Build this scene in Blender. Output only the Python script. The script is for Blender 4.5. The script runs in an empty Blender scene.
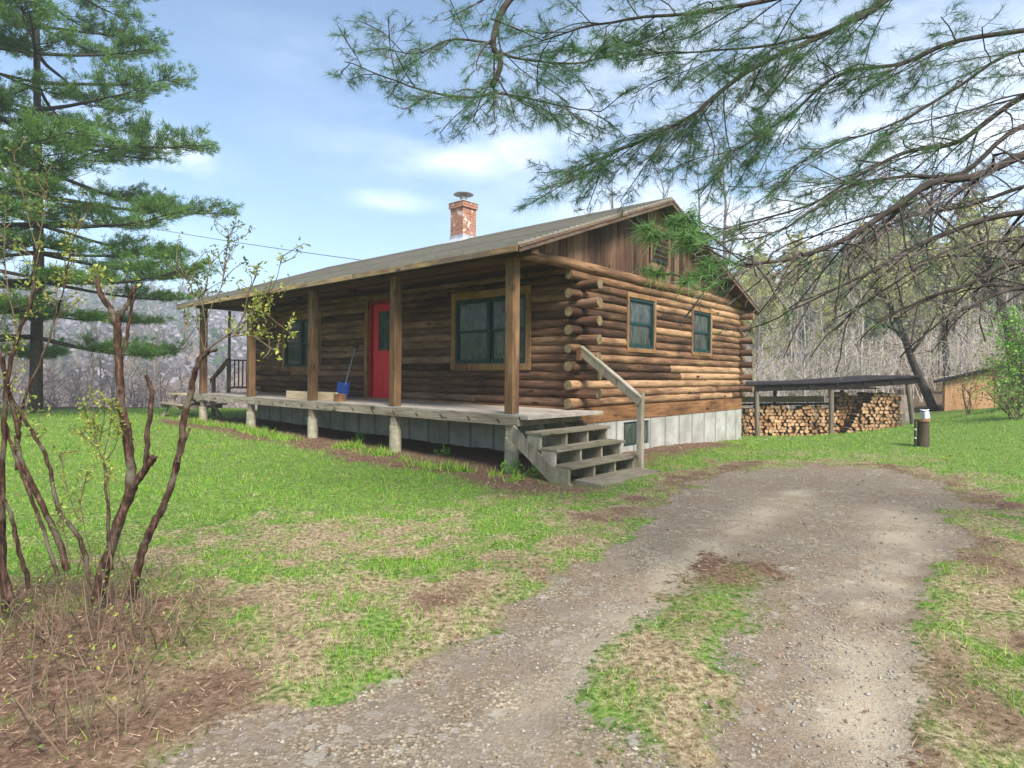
import bpy, math, random
import numpy as np
R = math.radians
# ------------------------------------------------------------------ camera, sky, sun, exposure
F_PX, CX_PX, Y0_PX, ROLL, EYE = 605.59, 512.0, 374.68, 0.0082, 1.4155
sc = bpy.context.scene
cam_d = bpy.data.cameras.new('camera'); cam = bpy.data.objects.new('camera', cam_d)
sc.collection.objects.link(cam); sc.camera = cam
cam.location = (0, 0, EYE); cam.rotation_euler = (math.pi/2, -ROLL, 0)
cam_d.sensor_width = 36.0; cam_d.lens = F_PX/1024*36.0; cam_d.shift_y = -(384-Y0_PX)/1024
cam_d.clip_start = 0.05; cam_d.clip_end = 3000
SUN_EL, SUN_AZ = R(46), R(153)      # azimuth clockwise from +Y (the view direction): behind right of the camera
wd_ = bpy.data.worlds.new('World'); sc.world = wd_; wd_.use_nodes = True
nt = wd_.node_tree; nt.nodes.clear()
def N(t, typ, **kw):
    n = t.nodes.new(typ)
    for k, v in kw.items(): setattr(n, k, v)
    return n
sky = N(nt, 'ShaderNodeTexSky', sky_type='NISHITA', sun_disc=False, sun_elevation=SUN_EL, sun_rotation=SUN_AZ)
sky.air_density = 1.0; sky.dust_density = .6; sky.ozone_density = 1.0; sky.altitude = 200
geo = N(nt, 'ShaderNodeTexCoord')
nz = N(nt, 'ShaderNodeTexNoise'); nz.inputs['Scale'].default_value = 5.0; nz.inputs['Detail'].default_value = 7; nz.inputs['Roughness'].default_value = 0.62
mp = N(nt, 'ShaderNodeMapping'); mp.inputs['Scale'].default_value = (1, 1, 2.6)
nt.links.new(geo.outputs['Generated'], mp.inputs[0]); nt.links.new(mp.outputs[0], nz.inputs['Vector'])
nrm = N(nt, 'ShaderNodeVectorMath', operation='NORMALIZE'); nt.links.new(geo.outputs['Generated'], nrm.inputs[0])
def pxdir(x, y):
    a, b = x-CX_PX, y-Y0_PX; cr, sr = math.cos(ROLL), math.sin(ROLL)
    return np.array([(a*cr+b*sr)/F_PX, 1.0, -(-a*sr+b*cr)/F_PX])
acc = None
def mathn(op, a, b=None, clamp=False):
    m = N(nt, 'ShaderNodeMath', operation=op, use_clamp=clamp)
    for i, v in enumerate((a, b)):
        if v is None: continue
        if isinstance(v, (int, float)): m.inputs[i].default_value = v
        else: nt.links.new(v, m.inputs[i])
    return m.outputs[0]
for (x, y, rx, rz, amp) in [(168, 160, .058, .032, .9), (130, 150, .07, .02, .4), (390, 201, .085, .018, .42), (455, 160, .13, .036, .48), (520, 152, .08, .034, .46), (480, 145, .3, .08, .2),
                            (860, 200, .5, .2, .75), (720, 90, .35, .12, .5), (330, 60, .2, .04, .12), (40, 180, .25, .10, .3)]:
    d = pxdir(x, y); d = d/np.linalg.norm(d)
    sb = N(nt, 'ShaderNodeVectorMath', operation='SUBTRACT'); nt.links.new(nrm.outputs[0], sb.inputs[0]); sb.inputs[1].default_value = d
    ml = N(nt, 'ShaderNodeVectorMath', operation='MULTIPLY'); nt.links.new(sb.outputs[0], ml.inputs[0]); ml.inputs[1].default_value = (1/rx, 1/rx, 1/rz)
    ln = N(nt, 'ShaderNodeVectorMath', operation='LENGTH'); nt.links.new(ml.outputs[0], ln.inputs[0])
    e = mathn('MULTIPLY', mathn('SUBTRACT', 1.25, ln.outputs['Value'], clamp=True), amp)
    acc = e if acc is None else mathn('MAXIMUM', acc, e)
nn = mathn('MULTIPLY', mathn('SUBTRACT', nz.outputs['Fac'], 0.38), 3.4, clamp=True)
fac = mathn('MULTIPLY', mathn('MULTIPLY', acc, nn), 1.1, clamp=True)
tint = N(nt, 'ShaderNodeMix', data_type='RGBA', blend_type='MULTIPLY', clamp_result=False); tint.inputs['Factor'].default_value = 1
nt.links.new(sky.outputs[0], tint.inputs['A']); tint.inputs['B'].default_value = (.86, .99, 1.03, 1)
cm = N(nt, 'ShaderNodeMix', data_type='RGBA'); nt.links.new(fac, cm.inputs['Factor'])
nt.links.new(tint.outputs['Result'], cm.inputs['A']); cm.inputs['B'].default_value = (9.6, 9.9, 10.6, 1)
bgn = N(nt, 'ShaderNodeBackground'); bgn.inputs['Strength'].default_value = 0.076
nt.links.new(cm.outputs['Result'], bgn.inputs[0])
wo = N(nt, 'ShaderNodeOutputWorld'); nt.links.new(bgn.outputs[0], wo.inputs[0])
sl = bpy.data.lights.new('sun', 'SUN'); sl.energy = 3.1; sl.angle = R(24); sl.color = (1.0, .95, .87)
so = bpy.data.objects.new('sun', sl); sc.collection.objects.link(so)
so.rotation_euler = (math.pi/2-SUN_EL, 0, -SUN_AZ+math.pi)   # lamp shines along -Z
# check below flips nothing: lamp direction = toward the scene from azimuth SUN_AZ
vs = sc.view_settings; vs.view_transform = 'Standard'; vs.look = 'None'; vs.gamma = 1; vs.use_curve_mapping = False; vs.exposure = 1.58
sc.render.engine = 'CYCLES'
cy = sc.cycles; cy.max_bounces = 6; cy.diffuse_bounces = 3; cy.glossy_bounces = 2; cy.transmission_bounces = 2; cy.volume_bounces = 1; cy.transparent_max_bounces = 4
cy.use_denoising = True; cy.caustics_reflective = False; cy.caustics_refractive = False
# ------------------------------------------------------------------ pixel -> world helpers, ground height
def ray(x, y): return pxdir(x, y)
def at(x, y, Y): d = ray(x, y)*Y; d[2] += EYE; return d
def onz(x, y, z=0.0):
    d = ray(x, y); t = (z-EYE)/d[2]; p = d*t; p[2] += EYE; return p
TH = 0.7236; HC, HS = math.cos(TH), math.sin(TH); HX, HY = 1.4546, 10.261
def hw(u, v, z): return np.array([HX-u*HC+v*HS, HY+u*HS+v*HC, z])
_cp = np.array([(-1,2,0),(2.5,2,0),(-4,3,0),(5,3,.02),(0,5,0),(-6,6,.02),(4,6,0),(.2,8.6,-.01),(2.2,8.9,0),(-1.9,10.3,.04),(-4,12,.08),(-6,13.8,.11),(-8.2,15.8,.16),
  (-9.5,17.4,.14),(-12,12,.1),(-15,21,.15),(-20,22,.1),(-10,22,.12),(-24,14,.1),(6.3,15.1,-.13),(4.6,13.3,-.05),(2.8,11.6,.03),(6.8,18,-.38),(9.4,18,-.36),(10.6,18,-.30),(11.9,18,-.05),(12.6,17.5,.12),
  (7.9,11.5,.08),(6.2,9.5,.02),(9.5,12,.22),(10,14,.3),(14,20,.30),(16.5,20,.52),(14,16,.95),(12.5,14,.72),(11.3,15.5,.42),(7,7,.03),(12,9,.3),(16,12,.7),(9,4,.1),(14,4,.3),(-8,-6,0),(0,-8,0),(8,-8,.1),
  (0,22,-.6),(8,24,-.5),(18,28,1.4),(26,30,2.6),(14,30,.3),(4,32,-1.0),(-6,28,-.8),(-16,28,-.5),(-26,28,-.6),(-36,26,-.5),(30,20,2.0),(40,40,6),(22,45,4),(8,45,.6),(-10,45,-3),(-30,45,-4),(-50,45,-5),(60,10,4),(-60,0,-2),(50,-20,2),(-30,-30,0)], float)
def _k(r2): return np.where(r2 > 0, 0.5*r2*np.log(r2+1e-12), 0)
_n = len(_cp); _A = np.zeros((_n+3, _n+3)); _P = np.c_[np.ones(_n), _cp[:, :2]]
_A[:_n, :_n] = _k(((_cp[:, None, :2]-_cp[None, :, :2])**2).sum(-1)) + np.eye(_n)*0.6
_A[:_n, _n:] = _P; _A[_n:, :_n] = _P.T
_w = np.linalg.solve(_A, np.r_[_cp[:, 2], 0, 0, 0])
def ss(a, b, x): t = np.clip((x-a)/(b-a), 0, 1); return t*t*(3-2*t)
_rng0 = np.random.default_rng(5); _tab = _rng0.random((256, 256))
def vnoise(x, y):
    xi = np.floor(x).astype(int); yi = np.floor(y).astype(int); fx = x-xi; fy = y-yi
    fx = fx*fx*(3-2*fx); fy = fy*fy*(3-2*fy)
    g = lambda a, b: _tab[a & 255, b & 255]
    return (g(xi, yi)*(1-fx)+g(xi+1, yi)*fx)*(1-fy)+(g(xi, yi+1)*(1-fx)+g(xi+1, yi+1)*fx)*fy
def fbm(x, y, o=4):
    s = 0; a = 0.5; t = 0
    for i in range(o):
        s = s+a*vnoise(x*2**i+17.3*i, y*2**i+5.1*i); t += a; a *= .5
    return s/t
def ground(X, Y):
    X = np.asarray(X, float); Y = np.asarray(Y, float); sh = X.shape; x = X.ravel(); y = Y.ravel()
    z = np.empty(len(x))
    for i in range(0, len(x), 20000):
        a = x[i:i+20000]; b = y[i:i+20000]
        z[i:i+20000] = _k((a[:, None]-_cp[None, :, 0])**2+(b[:, None]-_cp[None, :, 1])**2)@_w[:_n]+_w[_n]+_w[_n+1]*a+_w[_n+2]*b
    D = np.hypot(x, y); az = np.arctan2(x, y)
    left = -5+40*ss(120, 420, D)*(.75+.5*fbm(az*6+3, D*.004, 3))
    right = 3+7*ss(40, 130, D)*(.7+.6*fbm(az*8, D*.01, 3))+14*ss(150, 420, D)
    far = left+(right-left)*ss(-.12, .5, az)
    far = np.where(y < -10, far*ss(2.6, 1.5, np.abs(az)), far)
    t = ss(38, 75, D)
    return (z*(1-t)+far*t).reshape(sh)
def g1(x, y): return float(ground(np.array([x]), np.array([y]))[0])
def ongnd(px, py):
    z = 0.0
    for _ in range(12):
        p = onz(px, py, z); z = g1(p[0], p[1])
    return np.array([p[0], p[1], z])
# ------------------------------------------------------------------ mesh builder
COL = sc.collection
class MB:
    def __init__(s): s.p = []
    def add(s, V, F, mat=0, smooth=False): s.p.append((np.asarray(V, float).reshape(-1, 3), np.asarray(F, int), mat, smooth))
    def hexa(s, c8, mat=0): s.add(c8, [(0,3,2,1),(4,5,6,7),(0,1,5,4),(1,2,6,5),(2,3,7,6),(3,0,4,7)], mat)
    def box(s, x0, x1, y0, y1, z0, z1, mat=0):
        x0, x1 = min(x0,x1), max(x0,x1); y0, y1 = min(y0,y1), max(y0,y1)
        s.hexa([(x0,y0,z0),(x1,y0,z0),(x1,y1,z0),(x0,y1,z0),(x0,y0,z1),(x1,y0,z1),(x1,y1,z1),(x0,y1,z1)], mat)
    def bar(s, p, q, w, h, up=(0,0,1), mat=0):      # box from p to q, w across, h along up
        p = np.array(p, float); q = np.array(q, float); d = q-p; d /= np.linalg.norm(d)
        a = np.cross(d, up); a /= np.linalg.norm(a); b = np.cross(a, d)
        c = []
        for e in (p, q): c += [e-a*w/2-b*h/2, e+a*w/2-b*h/2, e+a*w/2+b*h/2, e-a*w/2+b*h/2]
        s.hexa([c[0],c[1],c[2],c[3],c[4],c[5],c[6],c[7]], mat)
    def tube(s, P, Rr, n=8, mat=0, capmat=None, cap=True, smooth=True, rough=None):
        P = np.asarray(P, float); m = len(P); Rr = np.broadcast_to(np.asarray(Rr, float), (m,))
        T = np.gradient(P, axis=0); T /= np.linalg.norm(T, axis=1)[:, None]+1e-12
        ref = np.array([0,0,1.]) if abs(T[0][2]) < .9 else np.array([1.,0,0])
        A = np.cross(T, ref); A /= np.linalg.norm(A, axis=1)[:, None]+1e-9; B = np.cross(T, A)
        th = np.arange(n)*2*math.pi/n
        rr = Rr[:, None]*np.ones(n)
        if rough is not None: rr = rr*(1+rough)
        V = P[:, None, :]+rr[:, :, None]*(A[:, None, :]*np.cos(th)[None, :, None]+B[:, None, :]*np.sin(th)[None, :, None])
        i = np.arange(m-1)[:, None]*n; j = np.arange(n)[None, :]; k = (j+1) % n
        F = np.stack([i+j, i+k, i+n+k, i+n+j], -1).reshape(-1, 4)[:, ::-1]
        s.add(V, F, mat, smooth)
        if cap:
            cmx = mat if capmat is None else capmat
            for r, rev in ((0, False), (m-1, True)):
                f = list(range(n)); f = f[::-1] if rev else f
                s.add(V[r], [f], cmx, False)
    def build(s, name, mats, parent=None, loc=None):
        me = bpy.data.meshes.new(name)
        if not isinstance(mats, (list, tuple)): mats = [mats]
        for m in mats: me.materials.append(m)
        nv = 0; Vs = []; loops = []; starts = []; mi = []; sm = []; ls = 0
        for V, Fc, m, smt in s.p:
            k = Fc.shape[1]; c = len(Fc)
            Vs.append(V); loops.append((Fc+nv).ravel()); starts.append(ls+np.arange(c)*k); ls += c*k
            mi.append(np.full(c, m)); sm.append(np.full(c, smt)); nv += len(V)
        Vs = np.concatenate(Vs); loops = np.concatenate(loops); starts = np.concatenate(starts)
        me.vertices.add(len(Vs)); me.vertices.foreach_set('co', Vs.astype(np.float32).ravel())
        me.loops.add(len(loops)); me.loops.foreach_set('vertex_index', loops.astype(np.int32))
        me.polygons.add(len(starts)); me.polygons.foreach_set('loop_start', starts.astype(np.int32))
        me.polygons.foreach_set('material_index', np.concatenate(mi).astype(np.int32))
        me.polygons.foreach_set('use_smooth', np.concatenate(sm))
        me.update(calc_edges=True)
        o = bpy.data.objects.new(name, me); COL.objects.link(o)
        if parent is not None: o.parent = parent
        if loc is not None: o.location = loc
        return o
def tag(o, label=None, cat=None, group=None, kind=None):
    if label: o['label'] = label
    if cat: o['category'] = cat
    if group: o['group'] = group
    if kind: o['kind'] = kind
    return o
def thing(name, label, cat, loc=(0,0,0), rz=0, group=None):
    o = bpy.data.objects.new(name, None); COL.objects.link(o); o.location = loc; o.rotation_euler = (0,0,rz); o.empty_display_size = .2
    return tag(o, label, cat, group)
def bevel(o, w=.006):
    m = o.modifiers.new('bevel', 'BEVEL'); m.width = w; m.segments = 2; m.limit_method = 'ANGLE'; return o
def copy_tree(o, loc, rz, sc_=1.0, label=None, group=None):
    r = o.copy(); COL.objects.link(r); r.location = loc; r.rotation_euler = (0,0,rz); r.scale = (sc_,)*3 if not isinstance(sc_, tuple) else sc_
    if label: r['label'] = label
    if group: r['group'] = group
    for c in o.children:
        d = c.copy(); COL.objects.link(d); d.parent = r
    return r
# ------------------------------------------------------------------ materials
def ramp(t, facsock, stops):
    r = N(t, 'ShaderNodeValToRGB'); t.links.new(facsock, r.inputs[0]); el = r.color_ramp.elements
    while len(el) < len(stops): el.new(.5)
    for e, (p, c) in zip(el, stops): e.position = p; e.color = (*c, 1)
    return r.outputs[0]
def mat(name, rough=.85, spec=.25):
    m = bpy.data.materials.new(name); m.use_nodes = True; t = m.node_tree; b = t.nodes['Principled BSDF']
    b.inputs['Roughness'].default_value = rough; b.inputs['Specular IOR Level'].default_value = spec
    return m, t, b
def noise(t, vec, scale, detail=4, rough=.55, stretch=None, dist=0):
    if stretch is not None:
        mpn = N(t, 'ShaderNodeMapping'); mpn.inputs['Scale'].default_value = stretch; t.links.new(vec, mpn.inputs[0]); vec = mpn.outputs[0]
    n = N(t, 'ShaderNodeTexNoise'); n.inputs['Scale'].default_value = scale; n.inputs['Detail'].default_value = detail
    n.inputs['Roughness'].default_value = rough; n.inputs['Distortion'].default_value = dist; t.links.new(vec, n.inputs['Vector']); return n.outputs['Fac']
def mixc(t, fac, a, b, mode='MIX'):
    m = N(t, 'ShaderNodeMix', data_type='RGBA', blend_type=mode, clamp_result=False)
    for k, v in (('Factor', fac), ('A', a), ('B', b)):
        if isinstance(v, (int, float)): m.inputs[k].default_value = v
        elif isinstance(v, tuple): m.inputs[k].default_value = (*v, 1) if len(v) == 3 else v
        else: t.links.new(v, m.inputs[k])
    return m.outputs['Result']
def bump(t, b, h, strength=.4, dist=.01):
    n = N(t, 'ShaderNodeBump'); n.inputs['Strength'].default_value = strength; n.inputs['Distance'].default_value = dist
    t.links.new(h, n.inputs['Height']); t.links.new(n.outputs[0], b.inputs['Normal'])
def coords(t): return N(t, 'ShaderNodeTexCoord').outputs['Object']
def rnd(t): return N(t, 'ShaderNodeNewGeometry').outputs['Random Per Island']
def wood(name, axis, dark, mid, light, var=.5, grain=1.0, rough=.8, knots=True, spec=.2, weather=None):
    m, t, b = mat(name, rough, spec); co = coords(t); r = rnd(t)
    off = N(t, 'ShaderNodeVectorMath', operation='SCALE'); off.inputs[0].default_value = (7.3, 3.1, 5.7); t.links.new(r, off.inputs['Scale'])
    ad = N(t, 'ShaderNodeVectorMath', operation='ADD'); t.links.new(co, ad.inputs[0]); t.links.new(off.outputs[0], ad.inputs[1]); v = ad.outputs[0]
    st = {'x': (.05, 1, 1), 'y': (1, .05, 1), 'z': (1, 1, .05)}[axis]
    g = noise(t, v, 34*grain, 5, .6, st); lo = noise(t, v, 3.2, 4, .6, tuple(.35 if s < 1 else 1 for s in st))
    s = N(t, 'ShaderNodeMath', operation='MULTIPLY_ADD'); t.links.new(g, s.inputs[0]); s.inputs[1].default_value = .6; t.links.new(lo, s.inputs[2])
    s2 = N(t, 'ShaderNodeMath', operation='MULTIPLY_ADD'); t.links.new(r, s2.inputs[0]); s2.inputs[1].default_value = var; t.links.new(s.outputs[0], s2.inputs[2])
    s3 = N(t, 'ShaderNodeMath', operation='SUBTRACT'); t.links.new(s2.outputs[0], s3.inputs[0]); s3.inputs[1].default_value = .3+var/2
    c = ramp(t, s3.outputs[0], [(.22, dark), (.5, mid), (.78, light)])
    if knots:
        mk = N(t, 'ShaderNodeMapping'); mk.inputs['Scale'].default_value = tuple(.35 if q < 1 else 1 for q in st); t.links.new(v, mk.inputs[0])
        vo = N(t, 'ShaderNodeTexVoronoi'); vo.inputs['Scale'].default_value = 4.6; vo.inputs['Randomness'].default_value = 1; t.links.new(mk.outputs[0], vo.inputs['Vector'])
        kf = ramp(t, vo.outputs['Distance'], [(.07, (1,1,1)), (.17, (0,0,0))])
        c = mixc(t, kf, c, tuple(x*.35 for x in dark))
    ck = ramp(t, noise(t, v, 62*grain, 3, .6, st), [(.36, (1,1,1)), (.43, (0,0,0))]); c = mixc(t, mixc(t, .65, (0,0,0), ck), c, tuple(x*.3 for x in dark))
    if weather:
        wn = ramp(t, noise(t, v, 1.7, 5, .7), [(.45, (0,0,0)), (.68, (1,1,1))]); c = mixc(t, wn, c, weather)
    t.links.new(c, b.inputs['Base Color']); bump(t, b, g, .8, .008); return m
def plain(name, col, var=.25, scale=8, rough=.8, spec=.25, metal=0, island=False):
    m, t, b = mat(name, rough, spec); co = coords(t); n = noise(t, co, scale, 5, .6)
    c = ramp(t, n, [(.3, tuple(x*(1-var) for x in col)), (.7, tuple(min(1, x*(1+var)) for x in col))])
    if island: c = mixc(t, rnd(t), c, mixc(t, 1.0, c, (.55,.55,.6), 'MULTIPLY'))
    t.links.new(c, b.inputs['Base Color']); b.inputs['Metallic'].default_value = metal; bump(t, b, n, .2, .01); return m
def leafm(name, cols, trans=.35, rough=.6, patch=0):
    m, t, b = mat(name, rough, .3); f = rnd(t)
    if patch:
        q = N(t, 'ShaderNodeMath', operation='MULTIPLY_ADD'); t.links.new(f, q.inputs[0]); q.inputs[1].default_value = .75
        z_ = N(t, 'ShaderNodeMath', operation='MULTIPLY_ADD'); t.links.new(noise(t, coords(t), patch, 4, .65), z_.inputs[0]); z_.inputs[1].default_value = 1.6; z_.inputs[2].default_value = -.68; t.links.new(z_.outputs[0], q.inputs[2]); f = q.outputs[0]
    c = ramp(t, f, [(i/(len(cols)-1), k) for i, k in enumerate(cols)])
    t.links.new(c, b.inputs['Base Color'])
    tr = N(t, 'ShaderNodeBsdfTranslucent'); t.links.new(c, tr.inputs[0])
    mx = N(t, 'ShaderNodeMixShader'); mx.inputs[0].default_value = trans
    t.links.new(b.outputs[0], mx.inputs[1]); t.links.new(tr.outputs[0], mx.inputs[2]); t.links.new(mx.outputs[0], t.nodes['Material Output'].inputs[0]); return m
M = {}
M['log_front'] = wood('log_stain_front', 'x', (.035,.017,.011), (.125,.064,.038), (.25,.145,.09), .4)  # darker copy of the log stain, porch shade put into the colour
M['log_side'] = wood('log_stain_side', 'y', (.045,.023,.013), (.185,.098,.05), (.405,.245,.13), .55)  # lighter copy of the same stain, sunlight put into the colour
M['log_end'] = plain('log_end_grain', (.17,.128,.068), .5, 16)
M['gable'] = wood('gable_plank', 'z', (.035,.018,.011), (.11,.058,.034), (.215,.125,.073), .5)
M['sill'] = wood('sill_plank', 'y', (.08,.035,.016), (.22,.105,.044), (.37,.20,.09), .3)
M['post'] = wood('post_timber', 'z', (.06,.032,.017), (.165,.092,.045), (.30,.185,.095), .3)
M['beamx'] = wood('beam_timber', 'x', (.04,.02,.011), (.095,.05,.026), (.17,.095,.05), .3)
M['fascia'] = wood('fascia_plank', 'x', (.13,.085,.05), (.30,.20,.105), (.46,.33,.18), .5, weather=(.13,.10,.075))
M['rake'] = wood('rake_plank', 'y', (.05,.03,.02), (.115,.068,.042), (.20,.125,.08), .3, weather=(.15,.115,.09))
M['deck'] = wood('deck_plank', 'x', (.24,.20,.16), (.36,.31,.26), (.50,.44,.37), .3)
M['deckrim'] = wood('deck_rim', 'x', (.15,.115,.08), (.28,.23,.17), (.41,.35,.27), .3)
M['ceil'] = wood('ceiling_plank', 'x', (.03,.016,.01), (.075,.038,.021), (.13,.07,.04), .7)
M['trim'] = wood('window_trim', 'z', (.10,.05,.024), (.22,.115,.05), (.33,.19,.09), .3)
M['tread'] = wood('weathered_tread', 'y', (.11,.088,.062), (.215,.18,.135), (.33,.285,.22), .25, weather=(.15,.14,.075))
M['strgr'] = wood('weathered_board', 'z', (.15,.125,.09), (.28,.24,.185), (.42,.37,.30), .3, weather=(.17,.16,.09))
M['pier'] = plain('pier_concrete', (.30,.27,.19), .4, 9)
M['lumber'] = wood('pale_lumber', 'x', (.38,.28,.16), (.52,.41,.26), (.62,.52,.36), .2, knots=False)
M['green'] = plain('green_window_paint', (.012,.038,.036), .2, 6, .5)
M['red'] = plain('red_door_paint', (.62,.016,.022), .10, 3, .4, .4)
M['dred'] = plain('dark_red_jamb', (.26,.018,.014), .2, 6, .6)
M['black'] = plain('black_metal', (.02,.02,.02), .3, 12, .5)
M['blue'] = plain('blue_plastic', (.02,.10,.42), .2, 12, .4, .4)
M['steel'] = plain('grey_steel', (.42,.42,.41), .2, 20, .4, .5, .7)
M['flash'] = plain('lead_flashing', (.34,.36,.40), .25, 9, .55, .4)
M['cement'] = plain('mortar_cap', (.36,.34,.31), .3, 12)
M['white'] = plain('white_plastic', (.50,.50,.55), .1, 6, .5)
M['shedroof'] = plain('dark_shed_roofing', (.03,.027,.028), .5, 5, .95, .05)
M['greypost'] = wood('grey_weathered_post', 'z', (.07,.055,.042), (.15,.12,.09), (.25,.21,.165), .4)
M['greyplank'] = wood('grey_weathered_plank', 'x', (.09,.075,.06), (.17,.14,.115), (.27,.23,.20), .5)
M['tar'] = plain('weather_black_board', (.018,.015,.013), .4, 8, .9, .1)  # near black: shade under the woodshed roof put into the board colour
M['ply'] = wood('orange_plywood', 'z', (.46,.23,.11), (.60,.33,.17), (.70,.43,.25), .2)
M['stump'] = wood('stump_wood', 'z', (.02,.015,.01), (.055,.038,.024), (.10,.072,.048), .3)
M['rust'] = plain('rusty_brown', (.20,.10,.05), .4, 14)
M['bark'] = plain('grey_bark', (.20,.17,.15), .5, 10, .95, .1)
M['palebark'] = plain('pale_bark', (.42,.37,.33), .4, 9, .95, .1)
M['darkbark'] = plain('dark_bark', (.055,.044,.037), .5, 12, .95, .1)
M['pinebark'] = plain('pine_bark', (.05,.04,.034), .5, 14, .95, .1)
M['pinetwig'] = plain('pine_twig', (.19,.155,.13), .5, 30, .95, .1, island=True)
M['needle'] = leafm('pine_needle', [(.03,.09,.028), (.06,.16,.045), (.11,.24,.06), (.05,.13,.04)])
M['needleb'] = leafm('pine_needle_bright', [(.05,.13,.04), (.11,.23,.06), (.20,.34,.11), (.08,.18,.05)])
M['needlel'] = leafm('left_pine_needle', [(.065,.14,.033), (.12,.235,.05), (.19,.32,.07), (.085,.18,.042)], .45)
M['conifer'] = leafm('conifer_leaf', [(.055,.11,.045), (.09,.165,.06), (.14,.22,.08)], .45)
M['budding'] = leafm('budding_leaf', [(.30,.33,.10), (.45,.47,.15), (.56,.52,.24), (.36,.40,.13)], .5)
M['shrubleaf'] = leafm('young_shrub_leaf', [(.13,.18,.03), (.25,.30,.05), (.42,.41,.10), (.19,.24,.045)])
M['darkleaf'] = leafm('dark_young_leaf', [(.05,.08,.025), (.12,.17,.04), (.20,.24,.055)])
M['lush'] = leafm('bright_green_leaf', [(.09,.22,.03), (.17,.36,.045), (.26,.45,.07)])
M['grass'] = leafm('lawn_blade', [(.05,.14,.012), (.12,.31,.02), (.21,.43,.034), (.29,.48,.05), (.37,.42,.10), (.38,.33,.15)], .4, .6, 5.5)
M['straw'] = leafm('straw_blade', [(.20,.13,.07), (.36,.27,.15), (.50,.40,.25), (.60,.51,.36)], .2, .6, 7)
M['litter'] = leafm('needle_litter', [(.05,.028,.019), (.15,.075,.042), (.27,.14,.078), (.40,.27,.17), (.52,.40,.27)], .1, .7, 16)
M['leaflit'] = leafm('fallen_leaf', [(.14,.075,.045), (.24,.14,.085), (.33,.21,.13), (.09,.05,.035)], .1)
M['gravel'] = plain('gravel_stone', (.31,.275,.23), .3, 40, .9, .2, island=True)
M['mauve'] = plain('brush_twig', (.40,.33,.30), .3, 3, .95, .05, island=True)
M['greywood'] = plain('far_bare_crown', (.27,.245,.25), .3, .2, .95, .05, island=True)
def shrub_bark():
    m, t, b = mat('lilac_bark', .9, .15); co = coords(t); n = noise(t, co, 42, 5, .7, (1,1,.3)); l = noise(t, co, 7, 4)
    c = ramp(t, n, [(.34, (.012,.007,.006)), (.54, (.07,.037,.026)), (.72, (.20,.12,.08))])
    c = mixc(t, ramp(t, l, [(.5, (0,0,0)), (.7, (1,1,1))]), c, (.15,.13,.095)); t.links.new(c, b.inputs['Base Color']); bump(t, b, n, 1, .012); return m
M['lilac'] = shrub_bark()
M['sprig'] = plain('sprig_bark', (.19,.135,.085), .4, 20, .9, .15, island=True)
def glass():
    m, t, b = mat('window_pane', .12, .3); co = coords(t); n = noise(t, co, 7, 6, .7, (1,1,.45), 1.2)
    t.links.new(ramp(t, n, [(.35, (.014,.018,.017)), (.55, (.06,.07,.06)), (.72, (.12,.13,.11))]), b.inputs['Base Color']); return m  # grey blotches are tree reflections painted into the base colour
M['glass'] = glass()
def brick():
    m, t, b = mat('chimney_brick', .85, .2); co = coords(t); sp = N(t, 'ShaderNodeSeparateXYZ'); t.links.new(co, sp.inputs[0])
    a = N(t, 'ShaderNodeMath', operation='ADD'); t.links.new(sp.outputs[0], a.inputs[0]); t.links.new(sp.outputs[1], a.inputs[1])
    cb = N(t, 'ShaderNodeCombineXYZ'); t.links.new(a.outputs[0], cb.inputs[0]); t.links.new(sp.outputs[2], cb.inputs[1])
    br = N(t, 'ShaderNodeTexBrick'); t.links.new(cb.outputs[0], br.inputs['Vector']); br.inputs['Scale'].default_value = 1
    br.inputs['Brick Width'].default_value = .2; br.inputs['Row Height'].default_value = .068; br.inputs['Mortar Size'].default_value = .006
    br.inputs['Color1'].default_value = (.26,.085,.045,1); br.inputs['Color2'].default_value = (.36,.16,.10,1); br.inputs['Mortar'].default_value = (.30,.25,.21,1)
    w = ramp(t, noise(t, co, 6, 4), [(.58, (0,0,0)), (.66, (1,1,1))]); c = mixc(t, w, br.outputs['Color'], (.58,.47,.40))
    t.links.new(c, b.inputs['Base Color']); bump(t, b, br.outputs['Fac'], -.4, .01); return m
M['brick'] = brick()
def shingle():
    m, t, b = mat('roof_shingle', .9, .15); co = coords(t)
    br = N(t, 'ShaderNodeTexBrick'); t.links.new(co, br.inputs['Vector']); br.inputs['Scale'].default_value = 1; br.offset = .5
    br.inputs['Brick Width'].default_value = .3; br.inputs['Row Height'].default_value = .14; br.inputs['Mortar Size'].default_value = .006
    br.inputs['Color1'].default_value = (.18,.162,.137,1); br.inputs['Color2'].default_value = (.28,.252,.21,1); br.inputs['Mortar'].default_value = (.06,.055,.05,1)
    c = mixc(t, noise(t, co, 2, 5), br.outputs['Color'], (.20,.182,.148)); t.links.new(c, b.inputs['Base Color']); bump(t, b, br.outputs['Fac'], -.5, .012); return m
M['shingle'] = shingle()
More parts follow.
